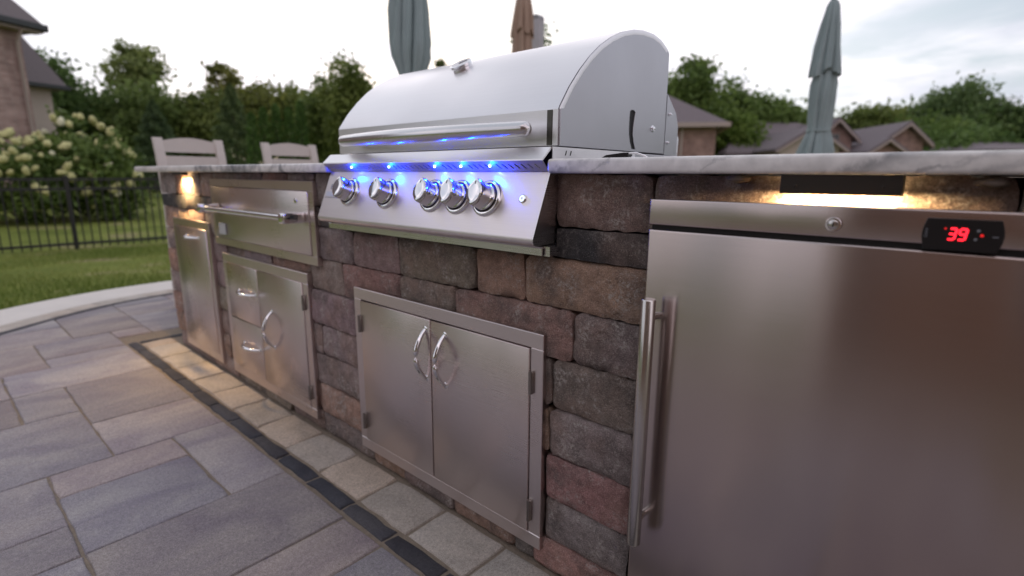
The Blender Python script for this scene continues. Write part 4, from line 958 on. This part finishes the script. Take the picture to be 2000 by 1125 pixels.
tree(1770, 195, 46, 110, 'brownish tree between the round olive tree and the wide airy tree', RW, col=(1.2, 1.05, .9), dens=.9, low=.1, hollow=.45)
tree(1848, 158, 43, 130, 'wide airy grey-green tree, tallest at the right', RW, col=(.85, .95, 1.0), dens=1.1, low=.3, hollow=.4)
tree(1800, 225, 38, 150, 'dense green tree below the wide airy tree', RW, col=(.9, 1, .75), dens=1.4, low=.02)
tree(1905, 215, 40, 120, 'dark green tree left of the far right edge trees', RW, col=(.85, .95, .8), dens=1.3, low=.05)
tree(1965, 186, 42, 110, 'airy dark tree near the right edge of the picture', RW, col=(.85, .95, .9), dens=.9, low=.1, hollow=.45)
tree(2010, 198, 40, 110, 'dark tree cut by the right edge of the picture', RW, col=(.75, .85, .8), dens=1.2, low=.05)
tree(1880, 240, 34, 160, 'low dense shrubby tree above the right end of the counter', RW, col=(.8, .95, .8), dens=1.3, low=.0)
# the wood behind, one mass
g = np.random.default_rng(5); n = 90000
az = g.uniform(0, 2*math.pi, n); dep = g.uniform(48, 56, n); px_ = az*1000
hm = 3.6+1.2*np.sin(px_/71)+.8*np.sin(px_/29+1)+.6*np.sin(px_/13)
pts = np.stack([CAM.x+np.cos(az)*dep, CAM.y+np.sin(az)*dep, -.4+hm*1.15*g.random(n)**.8+g.normal(0, .25, n)], 1)
me = leaf_mesh('far_woods', pts, .2, .33*g.uniform(.6, 1.3, n), g.random(n)*.6+.2*np.sin(px_/19), .6, 9); me.materials.append(M_leaf)
o = bpy.data.objects.new('far_woods', me); C.objects.link(o); tag(o, 'dark green wood forming the far tree line', 'woods', None, 'stuff'); o.color = (.75, .85, .75, 1)
# grass blades on the near lawn
n = 36000; gx_ = g.uniform(-9.5, -3.3, n); gy_ = -1.6+g.random(n)*4.4
rr = np.hypot(gx_-PC.x, gy_-PC.y); k = rr > 2.0; gx_, gy_ = gx_[k], gy_[k]; n = len(gx_)
patch = np.sin(gx_*1.9+gy_*.7)+np.sin(gx_*.8-gy_*2.3+1)+np.sin(gx_*4.1+2)*.5
k = g.random(n) < np.clip(.62-.36*patch, .03, 1); gx_, gy_, patch = gx_[k], gy_[k], patch[k]; n = len(gx_)
gz_ = np.array([ground_z(a, b) for a, b in zip(gx_, gy_)]); hgt = g.uniform(.025, .06, n); a = g.uniform(0, 6.28, n); wd = .004
lean = g.normal(0, .018, (n, 2))
v = np.stack([np.stack([gx_-wd*np.cos(a), gy_-wd*np.sin(a), gz_-.003], 1), np.stack([gx_+wd*np.cos(a), gy_+wd*np.sin(a), gz_-.003], 1), np.stack([gx_+lean[:, 0], gy_+lean[:, 1], gz_+hgt], 1)], 1).reshape(-1, 3)
me = bpy.data.meshes.new('grass'); me.vertices.add(3*n); me.vertices.foreach_set('co', v.ravel().astype('f4')); me.loops.add(3*n); me.loops.foreach_set('vertex_index', np.arange(3*n, dtype='i4'))
me.polygons.add(n); me.polygons.foreach_set('loop_start', np.arange(0, 3*n, 3, dtype='i4')); me.polygons.foreach_set('loop_total', np.full(n, 3, 'i4')); me.update(calc_edges=True)
me.attributes.new('tone', 'FLOAT', 'FACE').data.foreach_set('value', np.clip(.35+.2*patch+g.normal(0, .25, n), 0, 1).astype('f4')); me.materials.append(M_grass)
o = bpy.data.objects.new('grass', me); C.objects.link(o); tag(o, 'short patchy green grass on the lawn beyond the patio edge', 'grass', None, 'stuff')

# ================================================================== HYDRANGEAS
hm_ = []
for mat in (M_petal, M_petalw):
    m_ = MB(); bmesh.ops.create_icosphere(m_.bm, subdivisions=2, radius=1)
    for v in m_.bm.verts:
        k = 1+.16*math.sin(v.co.x*9+v.co.y*7)+.14*math.sin(v.co.z*11+v.co.y*5); v.co = Vector((v.co.x*.85*k*(1-.25*v.co.z), v.co.y*.85*k*(1-.25*v.co.z), v.co.z*1.1*k))
    me = bpy.data.meshes.new('flower_head'); m_.bm.to_mesh(me); m_.bm.free(); me.materials.append(mat); me.polygons.foreach_set('use_smooth', [True]*len(me.polygons)); hm_.append(me)
def hydrangea(px, py_top, depth, wpx, nh, label, white, seed):
    g = np.random.default_rng(seed); b = at(px, 340, depth); b.z = ground_z(b.x, b.y)-.05
    H = at(px, py_top, depth).z-b.z; rx = wpx/F_PX*depth/2
    T = thing('hydrangea', b, label, 'shrub', 'hydrangeas behind the fence')
    c = np.array([0, 0, H*.52]); p, tone, cc = crown_points(g, c, rx, H*.47, 60, 90, .16, .45)
    me = leaf_mesh('foliage', p, .5, .085*g.uniform(.7, 1.3, len(p)), tone, .6, seed); me.materials.append(M_hleaf); o = bpy.data.objects.new('foliage', me); C.objects.link(o); o.parent = T
    tr = MB()
    for k in range(9):
        q = Vector(cc[k]); tr.tube([(0+.05*math.cos(k), .05*math.sin(k), 0), q*.5, q], [.02, .014, .006], 5, False)
    s_ = tr.build('stem', M_bark, None, 40); s_.parent = T
    toc = Vector((CAM.x-b.x, CAM.y-b.y, 0)).normalized()
    k = 0
    while k < nh:
        u = Vector(g.normal(size=3)).normalized()
        if u.z < -.55 or (u.dot(toc) < -.15 and u.z < .5): continue
        q = Vector(c)+Vector((u.x*rx, u.y*rx, u.z*H*.48))*g.uniform(.93, 1.1)
        h = bpy.data.objects.new('flower_head', hm_[1 if g.random() < white else 0]); C.objects.link(h); h.parent = T
        h.location = q; s__ = g.uniform(.06, .12); h.scale = (s__, s__, s__*g.uniform(.9, 1.3)); h.rotation_euler = (g.normal(0, .6), g.normal(0, .6), g.uniform(0, 6)); k += 1
hydrangea(30, 262, 12.5, 240, 72, 'yellow-green hydrangea at the left edge in front of the brick house', .1, 41)
hydrangea(158, 232, 14.5, 170, 62, 'tall flowering hydrangea right of the brick house corner', .2, 42)
hydrangea(215, 285, 13.5, 90, 22, 'smaller hydrangea at the right end of the flowering shrubs', .35, 43)

# ================================================================== HOUSES
def local(px, depth, rot, z=None):
    o = at(px, 340, depth); o.z = ground_z(o.x, o.y) if z is None else z
    yaw = math.atan2(RGT.y, RGT.x)+rot
    return Matrix.Translation(o) @ Matrix.Rotation(yaw, 4, 'Z')
# house at the far left: x runs to the right in the picture, y away
m = local(86, 17.5, R(72)); Hs = thing('brick_house', m.translation, 'rose brick house with grey shingle roof and dark gutter at the left edge', 'house')
inv = lambda mm: Matrix.Translation(-Hs.location)
ez = at(60, 68, 17.5).z - m.translation.z
MB().box(-14, 0, 0, 8, -.3, ez, mat=m).build('wall', M_brick, Hs, 0)
def roof_prism(x0, x1, y0, y1, z, rise, mm, name, mat, par, hipx=0, th=.14):
    cy = (y0+y1)/2; bm = MB()
    v = [Vector(p) for p in ((x0, y0, z), (x1, y0, z), (x1, y1, z), (x0, y1, z), (x0+hipx, cy, z+rise), (x1-hipx, cy, z+rise))]
    lo = [bm.bm.verts.new(mm @ p) for p in v]; lo2 = [bm.bm.verts.new(mm @ (p-Vector((0, 0, th)))) for p in v[:4]]
    F_ = [(lo[0], lo[1], lo[5], lo[4]), (lo[2], lo[3], lo[4], lo[5]), (lo[1], lo[2], lo[5]), (lo[3], lo[0], lo[4]), tuple(lo2)]
    for k in range(4): F_.append((lo[k], lo[(k+1) % 4], lo2[(k+1) % 4], lo2[k]))
    fs = [bm.bm.faces.new(f) for f in F_]; bmesh.ops.recalc_face_normals(bm.bm, faces=fs)
    return bm.build(name, mat, par, 0)
roof_prism(-14.5, .45, -.45, 8.5, ez+.12, 5.2, m, 'roof', M_roof, Hs, 3.0)
MB().box(-14.5, .5, -.58, -.44, ez-.06, ez+.12, .01, 1, mat=m).box(.44, .58, -.44, 8.5, ez-.06, ez+.12, .01, 1, mat=m).build('gutter', M_fascia, Hs, 20)
MB().box(-14.4, .42, -.42, -.02, ez-.14, ez-.07, mat=m).build('soffit', M_whitetrim, Hs, 0)
MB().tube([m @ Vector((-.18, -.1, .1)), m @ Vector((-.18, -.1, ez-.5)), m @ Vector((-.18, -.45, ez-.1))], .05, 8).build('downspout', M_whitetrim, Hs, 50)
m2 = local(126, 21.5, R(66)); ez2 = at(118, 178, 21.5).z-m2.translation.z
MB().box(-5, 0, 0, 6, -.3, ez2, mat=m2).build('siding_wing', M_siding, Hs, 0)
roof_prism(-5.4, .4, -.4, 6.4, ez2+.1, 5.6, m2, 'wing_roof', M_roof, Hs, 2.2)
MB().box(-5.4, .45, -.52, -.39, ez2-.05, ez2+.1, .01, 1, mat=m2).build('wing_gutter', M_fascia, Hs, 20)
# brick house just right of the lid
m = local(1392, 22, R(-14)); ez = at(1392, 247, 22).z-m.translation.z
H2 = thing('far_brick_house', m.translation, 'red brick house end with hipped grey roof just right of the grill', 'house')
MB().box(-10, 0, 0, 6, -.4, ez, mat=m).build('wall', M_brick2, H2, 0)
roof_prism(-10.5, .40, -.40, 6.5, ez+.1, 2.4, m, 'roof', M_roof2, H2, 4.2)
MB().box(-10.5, .45, -.5, -.39, ez-.08, ez+.1, mat=m).box(.39, .5, -.39, 6.5, ez-.08, ez+.1, mat=m).build('gutter', M_whitetrim, H2, 0)
MB().tube([m @ Vector((-1.35, -.08, -.2)), m @ Vector((-1.35, -.08, ez-.05))], .06, 8).build('downspout', M_whitetrim, H2, 50)
w = MB().box(-3.4, -2.2, -.05, .05, ez-1.7, ez-.5, mat=m).build('window', M_whitetrim, H2, 0); MB().box(-3.3, -2.3, -.06, -.045, ez-1.6, ez-.6, mat=m).build('pane', M_glass, w, 0)
# long house with gables
dep = 27.0
m = local(1590, dep, R(-6)); oz = m.translation.z; zz_ = lambda py: at(1590, py, dep).z-oz; xx = lambda px: (px-1590)/F_PX*dep
H3 = thing('gabled_house', m.translation, 'long far house with violet-grey roof and brick gables behind the right parasol', 'house')
MB().box(xx(1450), xx(1775), 1.5, 9, -.5, zz_(292), mat=m).build('wall', M_brick2, H3, 0)
roof_prism(xx(1428), xx(1705), .8, 10, zz_(297), zz_(222)-zz_(297), m, 'roof', M_roof2, H3, xx(1500)-xx(1428))
roof_prism(xx(1600), xx(1790), 1.0, 9.5, zz_(292), zz_(250)-zz_(292), m, 'lower_roof', M_roof2, H3, 2.0)
def gable(pxa, pxb, pxc, peak, eave, y0, mat, nm):
    xa, xb, xc = xx(pxa), xx(pxb), xx(pxc); ze, zp = zz_(eave), zz_(peak)
    MB().prism([(xa, -.5), (xb, -.5), (xb, ze), (xc, zp-.12), (xa, ze)], 'y', y0, y0+5, mat=m).build(nm, mat, H3, 0)
    t_ = .12; k = .27
    for s, xe in ((-1, xa), (1, xb)):
        sl_ = (zp-ze)/abs(xc-xe); MB().prism([(xc, zp), (xe+s*k, ze-sl_*k), (xe+s*k, ze-sl_*k+t_), (xc, zp+t_)], 'y', y0-.35, y0+5.2, mat=m).build('gable_roof', M_roof2, H3, 0)
        MB().prism([(xc, zp-.10), (xe+s*k, ze-sl_*k-.10), (xe+s*k, ze-sl_*k-.01), (xc, zp-.01)], 'y', y0-.4, y0-.2, mat=m).build('bargeboard', M_whitetrim, H3, 0)
gable(1490, 1592, 1543, 258, 293, -2.2, M_siding, 'siding_gable')
gable(1592, 1655, 1622, 236, 268, .2, M_brick2, 'brick_gable')
gable(1688, 1762, 1728, 247, 278, -.8, M_brick2, 'brick_gable')
gable(1655, 1705, 1680, 278, 296, -1.6, M_brick2, 'brick_gable')
w = MB().box(xx(1612), xx(1630), .10, .22, zz_(285), zz_(262), mat=m).build('window', M_whitetrim, H3, 0); MB().box(xx(1613.5), xx(1628.5), .08, .105, zz_(284), zz_(263.5), mat=m).build('pane', M_glass, w, 0)
# roof at the far right
m = local(1985, 30, R(0)); oz = m.translation.z
H4 = thing('distant_house', m.translation, 'distant house roof low at the right edge above the counter', 'house')
e4 = at(1985, 292, 30).z-oz; MB().box(-1.6, 6, 0, 6, -.4, e4, mat=m).build('wall', M_siding, H4, 0)
roof_prism(-2.1, 6.5, -.5, 6.5, e4, at(1985, 272, 30).z-oz-e4, m, 'roof', M_roof2, H4, 1.8)
# the owners' house across the patio, behind the photographer (seen mirrored in the steel)
H5 = thing('patio_house', (3.5, -5.2, 0), 'brown brick house across the patio, mirrored dimly in the refrigerator door', 'house')
MB().box(.25, 12, -11, -4.6, -.2, 3.3).build('wall', brick_mat('brown_brick', (.17, .09, .055), (.23, .125, .08), (.2, .15, .11)), H5, 0)
roof_prism(-.2, 12.5, -11.6, -4.0, 3.45, 3.0, Matrix(), 'roof', M_roof, H5, 3.0)
MB().box(-.2, 12.5, -4.12, -4.0, 3.27, 3.45).build('gutter', M_fascia, H5, 0)
for (a, b, z0, z1) in ((2.2, 3.6, .9, 2.3), (5.4, 7.6, 0, 2.2)):
    w = MB().box(a, b, -4.62, -4.56, z0, z1).build('window', M_whitetrim, H5, 0); MB().box(a+.09, b-.09, -4.575, -4.55, z0+.09, z1-.09).build('pane', M_glass, w, 0)
for xx in (.45,): MB().box(xx-.09, xx+.09, -4.35, -4.17, 0, 3.26, .01, 1).build('streak_post', plain('streak_post_paint', (.6, .57, .53), .6) if xx == .45 else bpy.data.materials['streak_post_paint'], H5, 0)  # unseen pale post, added to mirror as a bright streak in the refrigerator door
